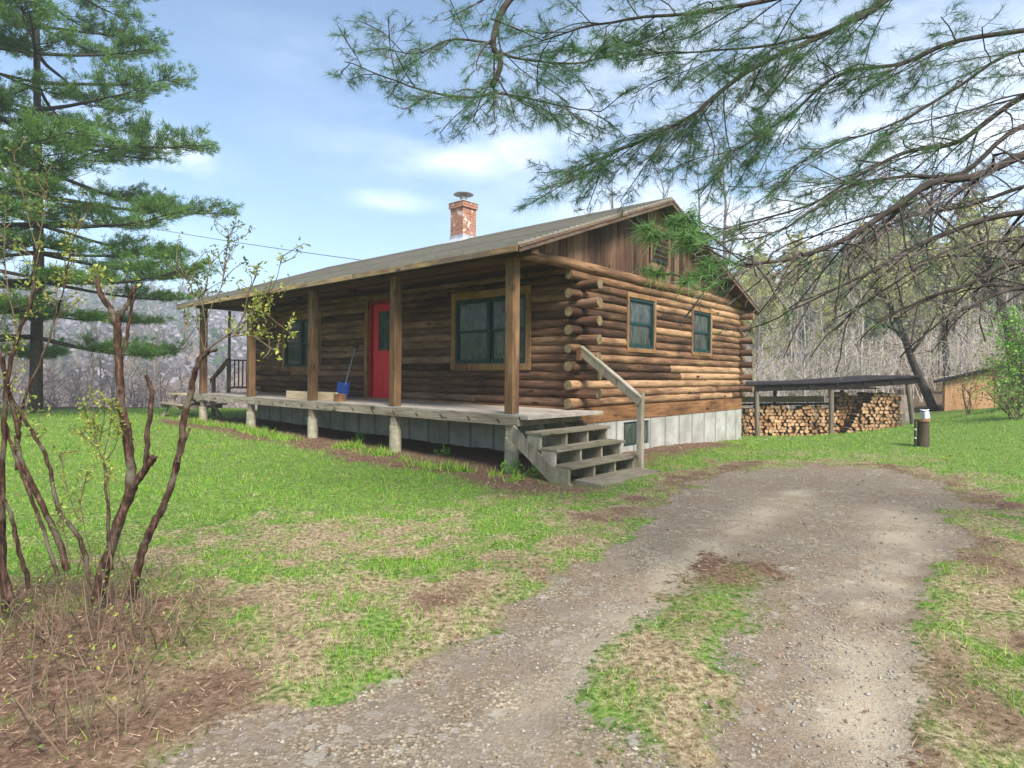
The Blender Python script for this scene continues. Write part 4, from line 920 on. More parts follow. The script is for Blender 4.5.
limb([w2p(PX,PY,4.6),(980,-40,5.0),(860,20,5.0),(790,45,5.0),(720,55,4.9),(660,60,4.8)], .03, .004, 22, (.5,.95), .66, .02, .3)
limb([w2p(PX,PY,5.2),(900,-60,4.6),(800,-10,4.5),(700,10,4.4),(610,20,4.4),(540,40,4.4)], .034, .004, 20, (.5,.95), .66, .02, .35)
limb([w2p(PX,PY,2.6),(1130,205,3.4),(1024,212,3.4),(960,228,3.4),(900,256,3.35),(850,280,3.3),(800,300,3.3)], .03, .004, 13, (.35,.7), .02, .14, .2)
limb([w2p(PX,PY,2.3),(1120,270,3.2),(1024,262,3.3),(970,285,3.3),(925,300,3.3),(880,322,3.3)], .026, .004, 10, (.35,.65), .02, .16, .2)
limb([w2p(PX,PY,2.2),(1130,300,3.0),(1024,290,3.0),(985,305,3.0),(945,322,3.0)], .022, .004, 7, (.3,.6), .0, .12, .2)
limb([w2p(PX,PY,3.3),(1130,110,4.4),(1024,126,4.5),(960,175,4.5),(900,180,4.5),(840,195,4.5),(780,235,4.4),(740,250,4.3)], .03, .005, 22, (.4,.85), lambda g: .02+.08*(g > .6), .06, .22)
limb([w2p(PX,PY,3.8),(1110,70,4.8),(1024,50,4.9),(950,95,4.9),(890,130,4.8),(830,150,4.8),(775,185,4.7)], .024, .004, 22, (.45,.9), .42, .05, .2)
limb([w2p(PX,PY,3.0),(1130,150,4.0),(1024,185,4.0),(965,205,4.0),(905,215,3.9),(850,245,3.8),(790,265,3.8)], .022, .004, 18, (.4,.8), .04, .10, .2)
limb([w2p(PX,PY,2.5),(1120,210,3.7),(1024,238,3.7),(950,250,3.7),(880,290,3.6),(830,330,3.6)], .018, .004, 11, (.35,.65), .0, .12, .2)
# bright tufts hanging before the gable
limb([(752,268,3.1),(730,262,2.8),(700,248,2.65),(672,240,2.6),(648,236,2.55)], .006, .003, 3, (.10,.18), .8, .03, .2, bright=True)
limb([(752,268,3.1),(735,276,2.8),(712,279,2.7),(685,276,2.65),(660,274,2.6)], .006, .003, 3, (.10,.18), .8, .03, .3, bright=True)
limb([(752,268,3.1),(728,254,2.75),(700,234,2.65),(680,222,2.6)], .005, .002, 3, (.10,.16), .7, .03, .4, bright=True)
for (x, y, Y) in [(650,238,2.55),(660,236,2.56),(684,228,2.6),(693,226,2.6),(690,243,2.62),(705,240,2.62),(655,276,2.6),(662,274,2.6),(700,276,2.68),(712,284,2.7),(697,290,2.7),(722,280,2.75)]:
    tuft(at(x, y, Y)-OPo, np.array([-1., rp.normal()*.4, -.15]), 30, .115, True)
b = limbs.build('limb', M['pinebark'], OP)
twig_arr(tw, tA0, tA1, tA2, np.array(tR0)*.8, .0016); tw.build('twigs', M['pinetwig'], OP)
blades(nd, np.concatenate(nP), np.concatenate(nD), np.concatenate(nL), .0024, rp, 0, .12); nd.build('needles', M['needle'], OP)
nb2 = MB(); blades(nb2, np.concatenate(nPb), np.concatenate(nDb), np.concatenate(nLb), .0028, rp, 0, .12); nb2.build('needles', M['needleb'], OP)['label'] = 'bright green needle tufts hanging in front of the gable'
# ------------------------------------------------------------------ big white pine at the left
def white_pine(h, r0, seed, tiers, lmax, az_bias=None, zmin=1.6):
    rg = np.random.default_rng(seed); tr, cr_, nd_ = MB(), MB(), MB(); t = np.linspace(0,1,9)
    P = np.stack([np.cumsum(rg.normal(0,.05,9)), np.cumsum(rg.normal(0,.05,9)), t*h], 1); P[:2,:2] = 0; P[0,2] = -.5; tr.tube(P, r0*(1-t*.9), 10)
    pos, dr_ = [], []; A0, A1, A2, AR = [], [], [], []
    for z in np.linspace(zmin, h*.97, tiers):
        f = z/h; k = int(rg.integers(4, 6)); a0 = rg.random()*6.28
        for i in range(k):
            a = a0+i*6.283/k+rg.normal(0,.25); l = lmax*(1-f**1.6*.85)*rg.uniform(.55, 1.1)*(.72 if z < 3.4 else 1)
            d = np.array([math.cos(a), math.sin(a), 0]); p = np.array([np.interp(f,t,P[:,0]), np.interp(f,t,P[:,1]), z]); n_ = 7; Q = [p]
            el = rg.uniform(-.05,.18)-(.22*(1-f)**2)
            for s in range(n_-1): Q.append(Q[-1]+unit(d+np.array([rg.normal(0,.08), rg.normal(0,.08), el+.34*((s/(n_-1))**2)-.06]))*l/(n_-1))
            Q = np.array(Q); cr_.tube(Q, np.linspace(.02+.012*l, .008, n_), 5, cap=False)
            for j in range(int(6+l*5.0)):
                g = rg.uniform(.34, 1)**.8; x = g*(n_-1); ii = min(int(x), n_-2); q = Q[ii]+(Q[ii+1]-Q[ii])*(x-ii); sg = 1 if j % 2 else -1
                e = unit(rot_about(d, np.array([0,0,1.]), sg*R(rg.uniform(25,70)))+np.array([0,0,rg.uniform(-.02,.3)])); l2 = l*.30*(1.25-g*.75)*rg.uniform(.5,1.2)+.12
                A0.append(q); A1.append(q+e*l2*.5); A2.append(q+e*l2+[0,0,l2*.12]); AR.append(.012)
                for s in range(int(3+l2*7)):
                    gg = rg.uniform(.25,1.05); o_ = q+e*l2*gg+np.array([0,0,l2*.12*gg]); w = rg.normal(0,.11,3)*[1,1,.3]; pos.append(o_+w); dr_.append(e*.8+unit(w)*.6+np.array([0,0,.35]))
    twig_arr(cr_, A0, A1, A2, np.array(AR), .005)
    pos = np.array(pos); dr_ = np.array(dr_)
    for r_ in range(17): blades(nd_, pos+rg.normal(0,.04,pos.shape), dr_+rg.normal(0,.6,dr_.shape), rg.uniform(.10,.19,len(pos)), .019, rg, 0)
    return tr, cr_, nd_
def pine(label, loc, rz_, *a, **k):
    o = thing('white_pine', label, 'tree', loc, rz_); tr, c_r, n_d = white_pine(*a, **k); tr.build('trunk', M['pinebark'], o); c_r.build('branches', M['pinebark'], o); n_d.build('needles', M['needlel'], o); return o
pL = at(36, 400, 17.5); pine('tall white pine in tiers of branches at the left edge of the lawn', (pL[0], pL[1], gzz(pL[0], pL[1])), .4, 17.5, .17, 3, 19, 6.0, zmin=2.2)
pL = at(-30, 400, 14.5); pine('second white pine partly cut off by the left picture edge', (pL[0], pL[1], gzz(pL[0], pL[1])), 1.1, 15, .15, 8, 15, 4.0, zmin=3.0)
# ------------------------------------------------------------------ lilac shrub in the left foreground
rl = np.random.default_rng(77)
LZ = onz(105, 607); LO = np.array([LZ[0], LZ[1], gzz(LZ[0], LZ[1])])
LS = thing('lilac_shrub', 'old many stemmed shrub with dark gnarled stems and yellow green buds', 'shrub', LO)
lst = []   # thin stems mesh
budP, budD = [], []; sprig = MB(); sleaf = MB(); dleaf = MB()
def stem(pts, r0, r1, dep, own=True, jag=.005, mb=None):
    if mb is not None: jag = .002; r0 *= .62
    n = len(pts); dep = np.linspace(dep[0], dep[1], n) if isinstance(dep, tuple) else np.full(n, dep)
    P = smooth([at(x, y, D)-LO for (x, y), D in zip(pts, dep)], 5); m = len(P); P[1:-1] += rl.normal(0, jag*.5, (m-2, 3))
    rr = np.linspace(r0, r1, m); b_ = MB()
    b_.tube(P, 1.0, 10 if r0 > .01 else 6, rough=rr[:, None]*(1+rl.normal(0,.10,(m, 10 if r0 > .01 else 6)))-1)
    b_.build('stem', M['lilac' if mb is None else 'sprig'], LS)
    return P
def sprout(P, n, Lr, lm, start=.3, updir=.6, lsz=.027, spread=.8):
    for j in range(n):
        x = rl.uniform(start, 1)*(len(P)-1); i = min(int(x), len(P)-2); q = P[i]+(P[i+1]-P[i])*(x-i); d = unit(unit(P[i+1]-P[i])*.6+rl.normal(0,spread,3)*[1,.8,.6]+np.array([0,0,updir])); L = rl.uniform(*Lr)
        mid = q+d*L*.5; end = mid+unit(d+rl.normal(0,.25,3)+np.array([0,0,.2]))*L*.5
        twig_arr(sprig, [q], [mid], [end], .0035, .0016); pairs(mid, end, lm, lsz); clump(end, lm, lsz)
def clump(p, lm, s, n=None):
    n = n or int(rl.integers(4, 9)); leaves(lm, p+rl.normal(0, s*.55, (n, 3)), s, rl, 0, 1.0, .5)
def pairs(a, b_, lm, s):
    for g in (.3, .7): clump(a+(b_-a)*g, lm, s*.8, 3)
D0 = 3.62
S1 = stem([(92,622),(98,595),(106,562),(122,514),(130,488),(128,440),(121,404),(119,357),(117,330),(112,312),(100,293),(97,277)], .034, .013, (3.58, 3.62))
stem([(117,328),(122,314),(129,301),(136,285)], .015, .012, 3.62)
stem([(120,380),(122,357),(127,335),(132,307),(134,292)], .011, .008, (3.63, 3.70))
stem([(126,505),(135,484),(146,468),(154,457)], .024, .020, (3.6, 3.55))
stem([(146,466),(147,445),(151,404),(152,392),(149,382),(146,375)], .015, .010, (3.56, 3.55))
S3 = stem([(132,596),(138,568),(143,548),(153,525),(163,507),(173,478),(180,451),(185,415),(190,395),(197,365),(205,352)], .024, .016, (3.72, 3.70))
stem([(203,356),(210,352),(217,350)], .014, .009, (3.7, 3.66)); stem([(178,462),(184,443),(190,428)], .011, .007, 3.68)
T1 = stem([(204,352),(213,345),(223,338),(236,328),(243,316),(249,293),(256,276)], .009, .003, (3.70, 3.6), mb=sprig)
T2 = stem([(223,338),(236,336),(252,336),(266,345),(278,352)], .006, .003, (3.66, 3.5), mb=sprig)
T3 = stem([(205,352),(206,330),(203,305),(206,285),(212,262)], .006, .002, (3.7, 3.8), mb=sprig)
T4 = stem([(205,352),(199,330),(193,293),(185,277),(176,263)], .005, .002, (3.7, 3.62), mb=sprig)
T5 = stem([(205,330),(212,305),(222,285),(226,255),(228,230)], .005, .002, (3.72, 3.8), mb=sprig)
T6 = stem([(236,336),(248,318),(262,300),(274,285),(283,255)], .005, .002, (3.66, 3.5), mb=sprig)
T7 = stem([(243,316),(262,312),(276,322),(292,335)], .004, .002, (3.6, 3.45), mb=sprig)
T8 = stem([(187,366),(185,340),(184,313)], .004, .003, (3.6, 3.6), mb=sprig)
for T, n in ((T1, 15), (T2, 15), (T6, 14), (T7, 9)): sprout(T, n, (.05,.16), sleaf, .2)
for T, n in ((T3, 15), (T4, 10), (T5, 18), (T8, 5)): sprout(T, n, (.06,.2), dleaf, .45)
for T in (T1, T2, T6, T7): clump(T[-1], sleaf, .034, 9)
for T in (T3, T4, T5, T8): clump(T[-1], dleaf, .022, 9)
S4 = stem([(89,577),(80,540),(59,510),(48,462),(37,440),(29,427),(9,392),(3,357)], .013, .008, (3.64, 3.5))
S5 = stem([(67,570),(58,540),(48,518),(35,490),(22,462),(17,440),(18,430),(6,381),(0,350)], .018, .010, (3.6, 3.5))
S6 = stem([(58,576),(46,538),(33,503),(20,470),(11,444),(4,410)], .011, .007, (3.56, 3.5))
S7 = stem([(6,612),(3,560),(2,500),(3,451),(7,383),(18,334),(32,299),(37,249)], .020, .006, (3.45, 3.5))
S7b = stem([(10,600),(-6,540),(-16,470),(-22,380),(-14,300)], .022, .008, (3.3, 3.2))
S8 = stem([(16,470),(23,404),(44,354),(54,322),(61,299),(66,278),(72,240)], .008, .003, (3.56, 3.6))
S9 = stem([(30,588),(22,560),(12,520),(4,500)], .012, .010, (3.5, 3.45))
S10 = stem([(37,249),(30,225),(20,180),(12,150)], .005, .002, (3.5, 3.5), mb=sprig); S11 = stem([(37,249),(44,215),(48,180)], .005, .002, (3.5, 3.5), mb=sprig); S12 = stem([(18,334),(8,290),(4,240),(8,200)], .006, .002, (3.5, 3.45), mb=sprig)
S13 = stem([(72,240),(82,225),(92,205)], .003, .0015, (3.6, 3.6), mb=sprig)
for T, n in ((S10, 13), (S11, 12), (S12, 15), (S13, 8)): sprout(T, n, (.05,.16), dleaf, .2); clump(T[-1], dleaf, .022, 8)
for T, n in ((S8, 22), (S7, 20), (S5, 9), (S4, 11), (S7b, 18)): sprout(T, n, (.05,.2), sleaf, .45)
sprout(S1, 6, (.05,.14), sleaf, .88, lsz=.03); sprout(S1, 5, (.06,.14), sleaf, .3)
for (x, y) in ((98,275),(104,272),(112,276),(128,268),(134,280)): clump(at(x, y, 3.62)-LO, sleaf, .03, 7)
for (x0, y0, x1, y1) in ((110,520,105,462),(106,464,97,445),(98,447,85,404),(97,445,92,398),(98,447,104,400),(104,455,112,408),(105,462,118,430),(100,450,80,430),(78,520,60,452),(80,505,88,470),(92,560,80,500),(70,560,62,500)):
    T = stem([(x0,y0),((x0+x1)/2+rl.normal()*2,(y0+y1)/2),(x1,y1)], .005, .002, (3.6, 3.56), mb=sprig); sprout(T, 5, (.03,.10), sleaf, .3); clump(T[-1], sleaf, .026, 8)
T = stem([(112,570),(109,540),(108,514),(106,490),(104,462)], .010, .006, (3.56, 3.56))
# short suckers and dead stubs round the foot
for j in range(330):
    x, y = (rl.uniform(-10, 215), rl.uniform(575, 650)) if j < 240 else (rl.uniform(-20, 150), rl.uniform(640, 760)); p = onz(x, y); p[2] = gzz(p[0], p[1])-.02; h_ = rl.uniform(.06,.34)*(1.2-abs(x-100)/160); e = p+np.array([rl.normal(0,.06), rl.normal(0,.06), max(.05, h_)])
    twig_arr(sprig, [p-LO], [(p+e)/2-LO+rl.normal(0,.008,3)], [e-LO], .004, .002)
    if rl.random() < .55: clump(e-LO, sleaf if rl.random() < .5 else dleaf, .02, 5)
sprig.build('sprigs', M['sprig'], LS); sleaf.build('leaves', M['shrubleaf'], LS); dleaf.build('leaves', M['darkleaf'], LS)
# ------------------------------------------------------------------ trees behind
rt = np.random.default_rng(4)
bare = [bare_tree(h, r, s, sp, nb=nb) for (h, r, s, sp, nb) in ((13, .16, 1, .62, 18), (15, .18, 2, .5, 20), (11, .13, 3, .7, 16), (14, .15, 4, .45, 18))]
bud = [bare_tree(h, r, s, .62, 1, 3400, .17, nb=16) for (h, r, s) in ((12, .15, 31), (14, .17, 32), (9.5, .12, 33))]
con = [conifer(h, .16, s, w) for (h, s, w) in ((14, 51, .20), (11, 52, .24))]
proto = {}
def put(kind, arr, i, name, label, cat, mats, X, Y, s_, group):
    key = (kind, i); loc = (X, Y, gzz(X, Y)-.1); a = rt.random()*6.28
    if key not in proto: o = plant_tree(name, label, cat, arr[i], mats, loc, a, group); o.scale = (s_,)*3; proto[key] = o
    else: o = copy_tree(proto[key], loc, a, s_, label, group)
    return o
def put_px(kind, arr, i, name, label, mats, px, Y, s_, group): p = at(px, 370, Y); return put(kind, arr, i % len(arr), name, label, 'tree', mats, p[0], p[1], s_, group)
def fitk(px, Y, h, f=1.0):
    yt = np.interp(px, [700, 760, 800, 900, 1024, 1200], [305, 288, 272, 248, 220, 190])+rt.uniform(-22, 35); p = at(px, 370, Y); return f*max(3.0, (374-yt)/F_PX*Y+1.4-gzz(p[0], Y))/h
GB = 'bare trees on the wooded slope behind the woodshed'; GU = 'budding trees on the wooded slope behind the woodshed'; GC = 'evergreens on the wooded slope behind the woodshed'; GL = 'bare trees along the left edge of the lawn'; GH = 'bare trees rising behind the cabin roof'
for k, (px, Y, s_) in enumerate([(590,36,.86),(612,30,.84),(640,33,.95),(668,28,.88),(700,31,.98),(722,27,.85),(560,42,.9)]):
    put_px('bare', bare, k, 'bare_tree', 'bare grey twiggy tree rising behind the cabin roof', [M['bark']], px, Y, s_, GH)
for k in range(26):
    px = 735+k*13+rt.uniform(-8, 8); Y = rt.uniform(27, 56); put_px('bare', bare, k, 'bare_tree', 'bare grey tree on the wooded slope behind the woodshed', [M['bark']], px, Y, fitk(px, Y, 13), GB)
for k in range(30):
    px = 745+k*12+rt.uniform(-8, 8); Y = rt.uniform(26, 52); put_px('bud', bud, k, 'budding_tree', 'yellow green budding tree on the wooded slope behind the woodshed', [M['bark'], M['budding']], px, Y, fitk(px, Y, 12), GU)
for k in range(11):
    px = 800+k*27+rt.uniform(-10, 10); Y = rt.uniform(34, 60); put_px('con', con, k, 'evergreen_tree', 'dark evergreen tree on the wooded slope behind the woodshed', [M['bark'], M['conifer']], px, Y, fitk(px, Y, 13), GC)
for k in range(24):
    px = -60+k*9.5+rt.uniform(-4, 4); Y = rt.uniform(25, 44); put_px('bare', bare, k+1, 'bare_tree', 'slender dark bare tree in the row beyond the left end of the lawn', [M['bark']], px, Y, rt.uniform(.36,.55)*Y/30, GL)
# two dark trunks leaning over the woodshed, one at the right edge
def custom(label, pts, Y, r0, seed, leafn=900, nb=16, leafm_='budding'):
    base = at(*pts[0], Y); P = np.array([at(x, y, Y)-base for x, y in pts]); P[0, 2] = -.4
    hh = P[-1, 2]; tc = bare_tree(hh*1.0, r0, seed, .8, 1, leafn, .12, first=.35, trunkpath=smooth(P, 3), nb=nb)
    base[2] = base[2]; return plant_tree('leaning_tree', label, 'tree', tc, [M['darkbark'], M[leafm_]], base)
custom('dark tree leaning left beside the right end of the woodshed', [(941,415),(926,392),(912,360),(900,325),(886,300),(874,272),(862,250)], 20.6, .15, 91, 1300, 20)
custom('slim upright dark tree just left of the orange shed', [(948,405),(947,370),(944,330),(945,300),(948,270),(946,250)], 24, .13, 92, 900)
custom('thick dark tree at the right edge above the evergreen bush', [(1016,400),(1012,345),(1000,300),(990,270),(982,240),(975,215)], 18, .15, 93, 900)
pale = bare_tree(6.5, .05, 120, .8, nb=18, first=.12)
for k, (px, Y, s_) in enumerate([(805,22,.75),(822,24,.8),(845,23,.7),(862,25,.85),(790,25,.8),(962,21.5,.55),(772,23,.6)]):
    p = at(px, 370, Y); put('pale', [pale], 0, 'pale_sapling', 'pale bare sapling in the brush behind the woodshed', 'tree', [M['palebark']], p[0], p[1], s_, 'pale saplings behind the woodshed')
# leafy shrub and evergreen sapling at right edge
rb = np.random.default_rng(8)
def bush(name, label, px, py, Y, h, w, nst, nleaf, lm, bark, lsize, group=None):
    base = at(px, py, Y); base[2] = gzz(base[0], base[1]); o = thing(name, label, 'shrub', base, 0, group); st, lf = MB(), MB(); tips = []
    for k in range(nst):
        e = np.array([rb.normal(0, w*.6), rb.normal(0, w*.5), h*rb.uniform(.6, 1.1)]); m_ = e*.5+np.array([rb.normal(0,.1), rb.normal(0,.1), .1])
        st.tube(smooth([np.array([rb.normal(0,.06), rb.normal(0,.06), -.1]), m_, e], 3), np.linspace(.016, .004, 7), 5)
        A = [m_+(e-m_)*rb.random() if rb.random() < .6 else m_*rb.uniform(.4,1) for _ in range(7)]; E = [a+rb.normal(0, .22*w+.08, 3)+[0,0,.12] for a in A]
        twig_arr(st, A, [(a+e_)/2 for a, e_ in zip(A, E)], E, .006, .003); tips += E+[e]
    st.build('stems', bark, o); tips = np.array(tips); leaves(lf, tips[rb.integers(len(tips), size=nleaf)]+rb.normal(0, .11, (nleaf, 3)), lsize, rb, 0); lf.build('leaves', lm, o); return o
bush('leafy_shrub', 'airy yellow green shrub in front of the orange shed', 968, 419, 16.5, 1.15, .36, 5, 130, M['shrubleaf'], M['sprig'], .07)
bush('leafy_shrub', 'fuller yellow green shrub right of the orange shed', 1004, 412, 16.5, 1.5, .5, 16, 1000, M['shrubleaf'], M['sprig'], .07)
bush('leafy_shrub', 'tall airy bright green bush at the right picture edge on the bank', 1022, 408, 14.8, 2.3, .75, 24, 3000, M['lush'], M['sprig'], .085)
bush('leafy_shrub', 'low bright green bush at the right edge in front of the tall one', 1016, 425, 13.6, .8, .5, 12, 700, M['lush'], M['sprig'], .06)
# ------------------------------------------------------------------ brush in the valley at the left, far woods
b = MB(); n = 3600; az = rt.uniform(-.78, .36, n); D = rt.uniform(27, 85, n)**1.0; X = D*np.sin(az); Y = D*np.cos(az)
hh = rt.uniform(.7, 1.6, n)*(1+.012*D); P0 = np.c_[X, Y, gz(X, Y)-.2]; top = P0+np.c_[rt.normal(0,.5,n), rt.normal(0,.5,n), hh]; mid = (P0+top)/2+rt.normal(0,.16,(n,3))
twig_arr(b, P0, mid, top, .035, .012)
k = rt.integers(n, size=26000); g = rt.uniform(.15,1,26000)[:, None]; q = P0[k]+(top[k]-P0[k])*g; e = q+np.c_[rt.normal(0,.4,26000), rt.normal(0,.4,26000), rt.uniform(.0,.5,26000)]
twig_arr(b, q, (q+e)/2+rt.normal(0,.06,(26000,3)), e, .014, .007)
tag(b.build('brush', M['mauve']), 'leafless mauve grey brush filling the low ground beyond the lawn and cabin', 'brush', kind='stuff')
def farwood(name, label, n, azr, Dr, size, material, leafsz, nl):
    b = MB(); az = rt.uniform(*azr, n); D = np.sqrt(rt.uniform(Dr[0]**2, Dr[1]**2, n)); X = D*np.sin(az); Y = D*np.cos(az); Z = gz(X, Y)
    hh = rt.uniform(.75, 1.25, n)*size; twig_arr(b, np.c_[X,Y,Z-.5], np.c_[X,Y,Z+hh*.5], np.c_[X,Y,Z+hh], .16, .05, 0)
    i = np.repeat(np.arange(n), nl); m_ = len(i); f = rt.uniform(.25, 1, m_); rad = hh[i]*.28*np.sqrt(np.clip(1.05-f, .03, 1)); a = rt.uniform(0,6.28,m_); rr = rad*np.sqrt(rt.random(m_))
    leaves(b, np.c_[X[i]+rr*np.cos(a), Y[i]+rr*np.sin(a), Z[i]+hh[i]*f], leafsz, rt, 1, .8, .6)
    tag(b.build(name, [M['bark'], material]), label, 'forest', kind='stuff')
farwood('hill_forest', 'grey leafless forest covering the far hazy hills', 1900, (-.95, .6), (150, 440), 11, M['greywood'], 2.0, 46)
farwood('hill_conifers', 'dark evergreens scattered through the far hazy hillside', 420, (-.95, .6), (130, 430), 13, M['conifer'], 1.7, 70)
farwood('slope_forest', 'budding forest massed on the slope behind the nearer trees', 330, (.26, 1.0), (55, 130), 8.5, M['budding'], .55, 260)
farwood('slope_conifers', 'evergreens massed on the upper slope behind the nearer trees', 90, (.34, 1.0), (60, 130), 9.5, M['conifer'], .7, 330)
# brush thicket behind the woodshed
b = MB(); n = 700; X = rt.uniform(3, 24, n); Y = rt.uniform(21.5, 30, n); ok = ~((X > 13.2) & (X < 18) & (Y < 23)); X, Y = X[ok], Y[ok]; n = len(X); hh = rt.uniform(1.0, 3.4, n)
P0 = np.c_[X, Y, gz(X, Y)-.1]; top = P0+np.c_[rt.normal(0,.5,n), rt.normal(0,.4,n), hh]; mid = (P0+top)/2+rt.normal(0,.14,(n,3)); twig_arr(b, P0, mid, top, .016, .006)
k = rt.integers(n, size=9000); q = P0[k]+(top[k]-P0[k])*rt.uniform(.2,1,9000)[:, None]; e = q+np.c_[rt.normal(0,.4,9000), rt.normal(0,.4,9000), rt.uniform(.0,.6,9000)]; twig_arr(b, q, (q+e)/2+rt.normal(0,.05,(9000,3)), e, .008, .004); kk = rt.integers(9000, size=7000); leaves(b, e[kk]+rt.normal(0,.12,(7000,3)), .10, rt, 1)
tag(b.build('thicket', [M['palebark'], M['budding']]), 'pale tangled bare thicket just behind the woodshed', 'thicket', kind='stuff')
# ------------------------------------------------------------------ power line to the house
b = MB(); a_ = hw(9.75, 2.05, 4.82); e_ = at(36, 205, 30); t_ = np.linspace(0,1,20)[:, None]; P = a_+(e_-a_)*t_; P[:, 2] -= .6*(t_[:, 0]*(1-t_[:, 0])); b.tube(P, .010, 5); tag(b.build('power_line', M['black']), 'thin dark power line running to the cabin roof ridge', 'cable')
pp0 = np.array([e_[0], e_[1], gzz(e_[0], e_[1])]); PPo = thing('utility_pole', 'wooden utility pole behind the left pine carrying the power line', 'pole', pp0)
b = MB(); b.tube([(0,0,-.5),(0,0,e_[2]-pp0[2]+.3)], [.14,.10], 10); b.build('shaft', M['greypost'], PPo); b = MB(); b.box(-.9,.9,-.05,.05,e_[2]-pp0[2]-.1,e_[2]-pp0[2]+.02); b.build('crossarm', M['greypost'], PPo)
# ------------------------------------------------------------------ grass, straw, litter, gravel
rgx = np.random.default_rng(99)
def scatter(n, r0=1.7, r1=23, pw=1.35, az=(-1.02, 1.02)):
    # density falls with distance (pw) so the cover looks even from the house side of the camera
    a = rgx.uniform(*az, n); e = 2-pw; r = (r0**e+rgx.random(n)*(r1**e-r0**e))**(1/e); return r*np.sin(a), r*np.cos(a), r
def inhouse(x, y):
    u, v = huv(x, y); return ((u > .0) & (u < 11.2) & (v > -2.3) & (v < 6.5)) | ((u > -1.5) & (u < 0) & (v > -2.3) & (v < -.45))
def cover(name, label, cat, n, prob, hmin, hmax, wid, lean, material, pw=1.35, r1=23, grow=.055):
    x, y, r = scatter(n, pw=pw, r1=r1); fg_, fb_, fd_, ft_ = fields(x, y); p = prob(x, y, fg_, fb_, fd_); keep = (rgx.random(n) < p) & ~inhouse(x, y); x, y, r = x[keep], y[keep], r[keep]; m_ = len(x)
    b = MB(); D = np.c_[rgx.normal(0, lean, m_), rgx.normal(0, lean, m_), np.ones(m_)]
    if lean > 3: D[:, 2] = rgx.uniform(0, 1.2, m_)
    blades(b, np.c_[x, y, gz(x, y)-.004], D, rgx.uniform(hmin, hmax, m_)*(1+.03*r), wid*(1+grow*r*3), rgx, 0, .0)
    return tag(b.build(name, material), label, cat, kind='stuff')
def pg(x, y, g, bb, d): return np.clip(1.1-1.05*d, .06, 1)*np.clip(1.2-1.45*bb, .03, 1)*np.clip(1-2.2*g, 0, 1)*np.clip(.55+4.5*(fbm(x*5.5+4, y*5.5, 3)-.47), .06, 1)
def pd(x, y, g, bb, d): return np.clip(.14+.9*d, 0, 1)*np.clip(1.1-1.2*bb, .05, 1)*np.clip(1-1.5*g, 0, 1)*.85
def pb(x, y, g, bb, d): return np.clip(bb*1.15-.1, 0, 1)*np.clip(1-.9*g, 0.03, 1)
cover('grass', 'short green lawn grass around the cabin and drive', 'grass', 330000, pg, .018, .052, .0035, .5, M['grass'])
cover('grass_tufts', 'taller uneven tufts of lawn grass near the drive and shrub', 'grass', 90000, lambda x, y, g, bb, d: pg(x, y, g, bb, d*.6)*np.clip(9*(fbm(x*3.7+31, y*3.7, 3)-.60), 0, 1), .045, .10, .0036, .6, M['grass'], 1.5, 14)
cover('dry_grass', 'tan dry grass thinning out along the drive', 'dry grass', 200000, pd, .014, .042, .003, 1.3, M['straw'])
cover('needle_litter', 'rust brown fallen needles under the shrub and along the drive edge', 'litter', 230000, pb, .03, .075, .0024, 4, M['litter'], 1.45, 21)
# fallen leaves by foundation and shrub, gravel stones on the drive
def leaf_cover(n):
    x, y, r = scatter(n, pw=1.2); g, bb, d, t = fields(x, y); keep = (rgx.random(n) < np.clip(bb*1.3-.4, 0, 1)*(1-g)) & ~inhouse(x, y); x, y, r = x[keep], y[keep], r[keep]; b = MB()
    leaves(b, np.c_[x, y, gz(x, y)+.003], .018*(1+.07*np.hypot(x, y)), rgx, 0, .35, .6); tag(b.build('fallen_leaves', M['leaflit']), 'brown fallen leaves by the foundation and shrub foot', 'leaves', kind='stuff')
leaf_cover(26000)
x, y, r_ = scatter(2600, pw=1.3, r1=16); g_, b_, d_, t_ = fields(x, y); k_ = (rgx.random(2600) < .75) & ~inhouse(x, y); b = MB(); leaves(b, np.c_[x[k_], y[k_], gz(x[k_], y[k_])+.012], .02*(1+.07*r_[k_]), rgx, 0, .3, .6); tag(b.build('fallen_leaves', M['leaflit']), 'scattered dead brown leaves dotted over the lawn and drive', 'leaves', kind='stuff')
def stones(n):
    x, y, r = scatter(n, r1=11, pw=1.7, az=(-.9,.9)); g, bb, d, t = fields(x, y); keep = rgx.random(n) < np.clip((g-.35)*1.6, 0, 1)*np.clip(fbm(x*1.1+3, y*1.1, 3)*2.2-.55, .06, 1); x, y, r = x[keep], y[keep], r[keep]; m_ = len(x)
    s = (.002+.008*rgx.random(m_)**5)*(1+.05*r); o8 = np.array([(1,0,0),(0,1,0),(-1,0,0),(0,-1,0),(0,0,.7),(0,0,-.7)], float)
    V = o8[None]*s[:, None, None]*rgx.uniform(.6,1.4,(m_,6,1)); a = rgx.uniform(0,6.28,m_); c_, s_ = np.cos(a)[:, None], np.sin(a)[:, None]
    V = np.stack([V[:,:,0]*c_-V[:,:,1]*s_, V[:,:,0]*s_+V[:,:,1]*c_, V[:,:,2]], -1)+np.stack([x, y, gz(x, y)+s*.3], -1)[:, None]
    Ft = np.array([(0,1,4),(1,2,4),(2,3,4),(3,0,4),(1,0,5),(2,1,5),(3,2,5),(0,3,5)]); b = MB(); b.add(V.reshape(-1,3), (np.arange(m_)[:, None, None]*6+Ft[None]).reshape(-1, 3)); tag(b.build('gravel', M['gravel']), 'loose grey gravel scattered on the driveway', 'gravel', kind='stuff')
stones(90000)
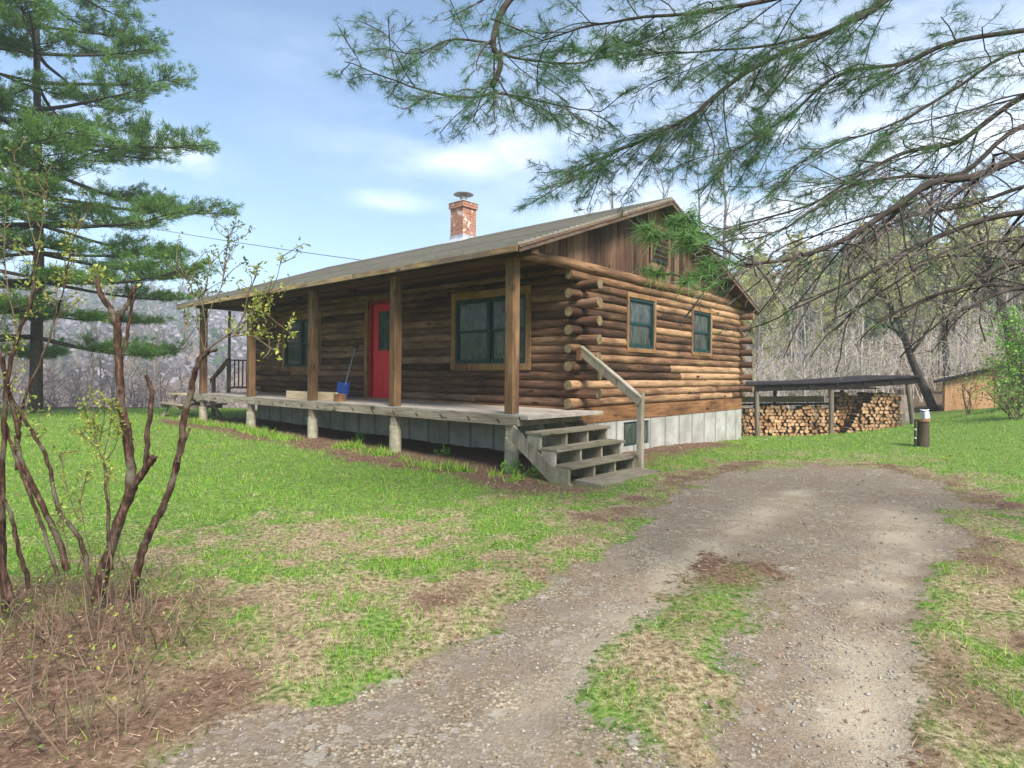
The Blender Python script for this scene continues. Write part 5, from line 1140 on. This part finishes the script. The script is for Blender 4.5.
# daylily sprouts along the porch front
b = MB(); n = 420; u = rgx.uniform(-.4, 11.3, n); v = -2.5+rgx.normal(0,.10,n)-.12*np.sin(u*1.3); keep = fbm(u*1.4, v*0+3, 3) > .40; u, v = u[keep], v[keep]
P = np.array([hw(a, c_, 0) for a, c_ in zip(u, v)]); P[:, 2] = gz(P[:, 0], P[:, 1])-.01; P = np.repeat(P, 9, 0)+rgx.normal(0,.05,(len(P)*9,3))*[1,1,0]; m_ = len(P)
blades(b, P, np.c_[rgx.normal(0,.5,m_), rgx.normal(0,.5,m_), np.ones(m_)], rgx.uniform(.07,.20,m_), .018, rgx); tag(b.build('daylily_sprouts', M['grass']), 'row of young daylily leaves sprouting along the porch front', 'plants', kind='stuff')
# a few taller weeds by the piers and the stair foot
for k, (px, py, s_) in enumerate([(512,474,.16),(537,472,.12),(445,455,.13),(360,440,.13)]):
    p = ongnd(px, py); o = thing('weed', ['bright green weed tuft at the foot of the nearest porch pier', 'small green weed between the nearest pier and the stairs', 'low weed under the porch right of the second pier', 'low weed left of the second porch pier'][k], 'weed', p); b = MB(); m_ = 70
    P = rgx.normal(0,.06,(m_,3))*[1,1,0]; leaves(b, P+np.c_[np.zeros(m_), np.zeros(m_), rgx.uniform(0,s_,m_)], .06, rgx, 0, .9); b.build('leaves', M['lush'], o)
    b = MB(); twig_arr(b, P[:12], P[:12]+[0,0,s_*.5], P[:12]+[0,0,s_], .004, .002); b.build('stems', M['lush'], o)
# ------------------------------------------------------------------ haze
hm = bpy.data.materials.new('haze_air'); hm.use_nodes = True; t = hm.node_tree; t.nodes.clear()
pv = N(t, 'ShaderNodeVolumePrincipled'); pv.inputs['Color'].default_value = (.90,.94,1,1); pv.inputs['Density'].default_value = .0019; pv.inputs['Anisotropy'].default_value = .25
ou = N(t, 'ShaderNodeOutputMaterial'); t.links.new(pv.outputs[0], ou.inputs['Volume'])
b = MB(); b.box(-505, 505, -305, 505, -12, 62); tag(b.build('haze', hm), 'thin pale haze over the valley', 'haze', kind='stuff')
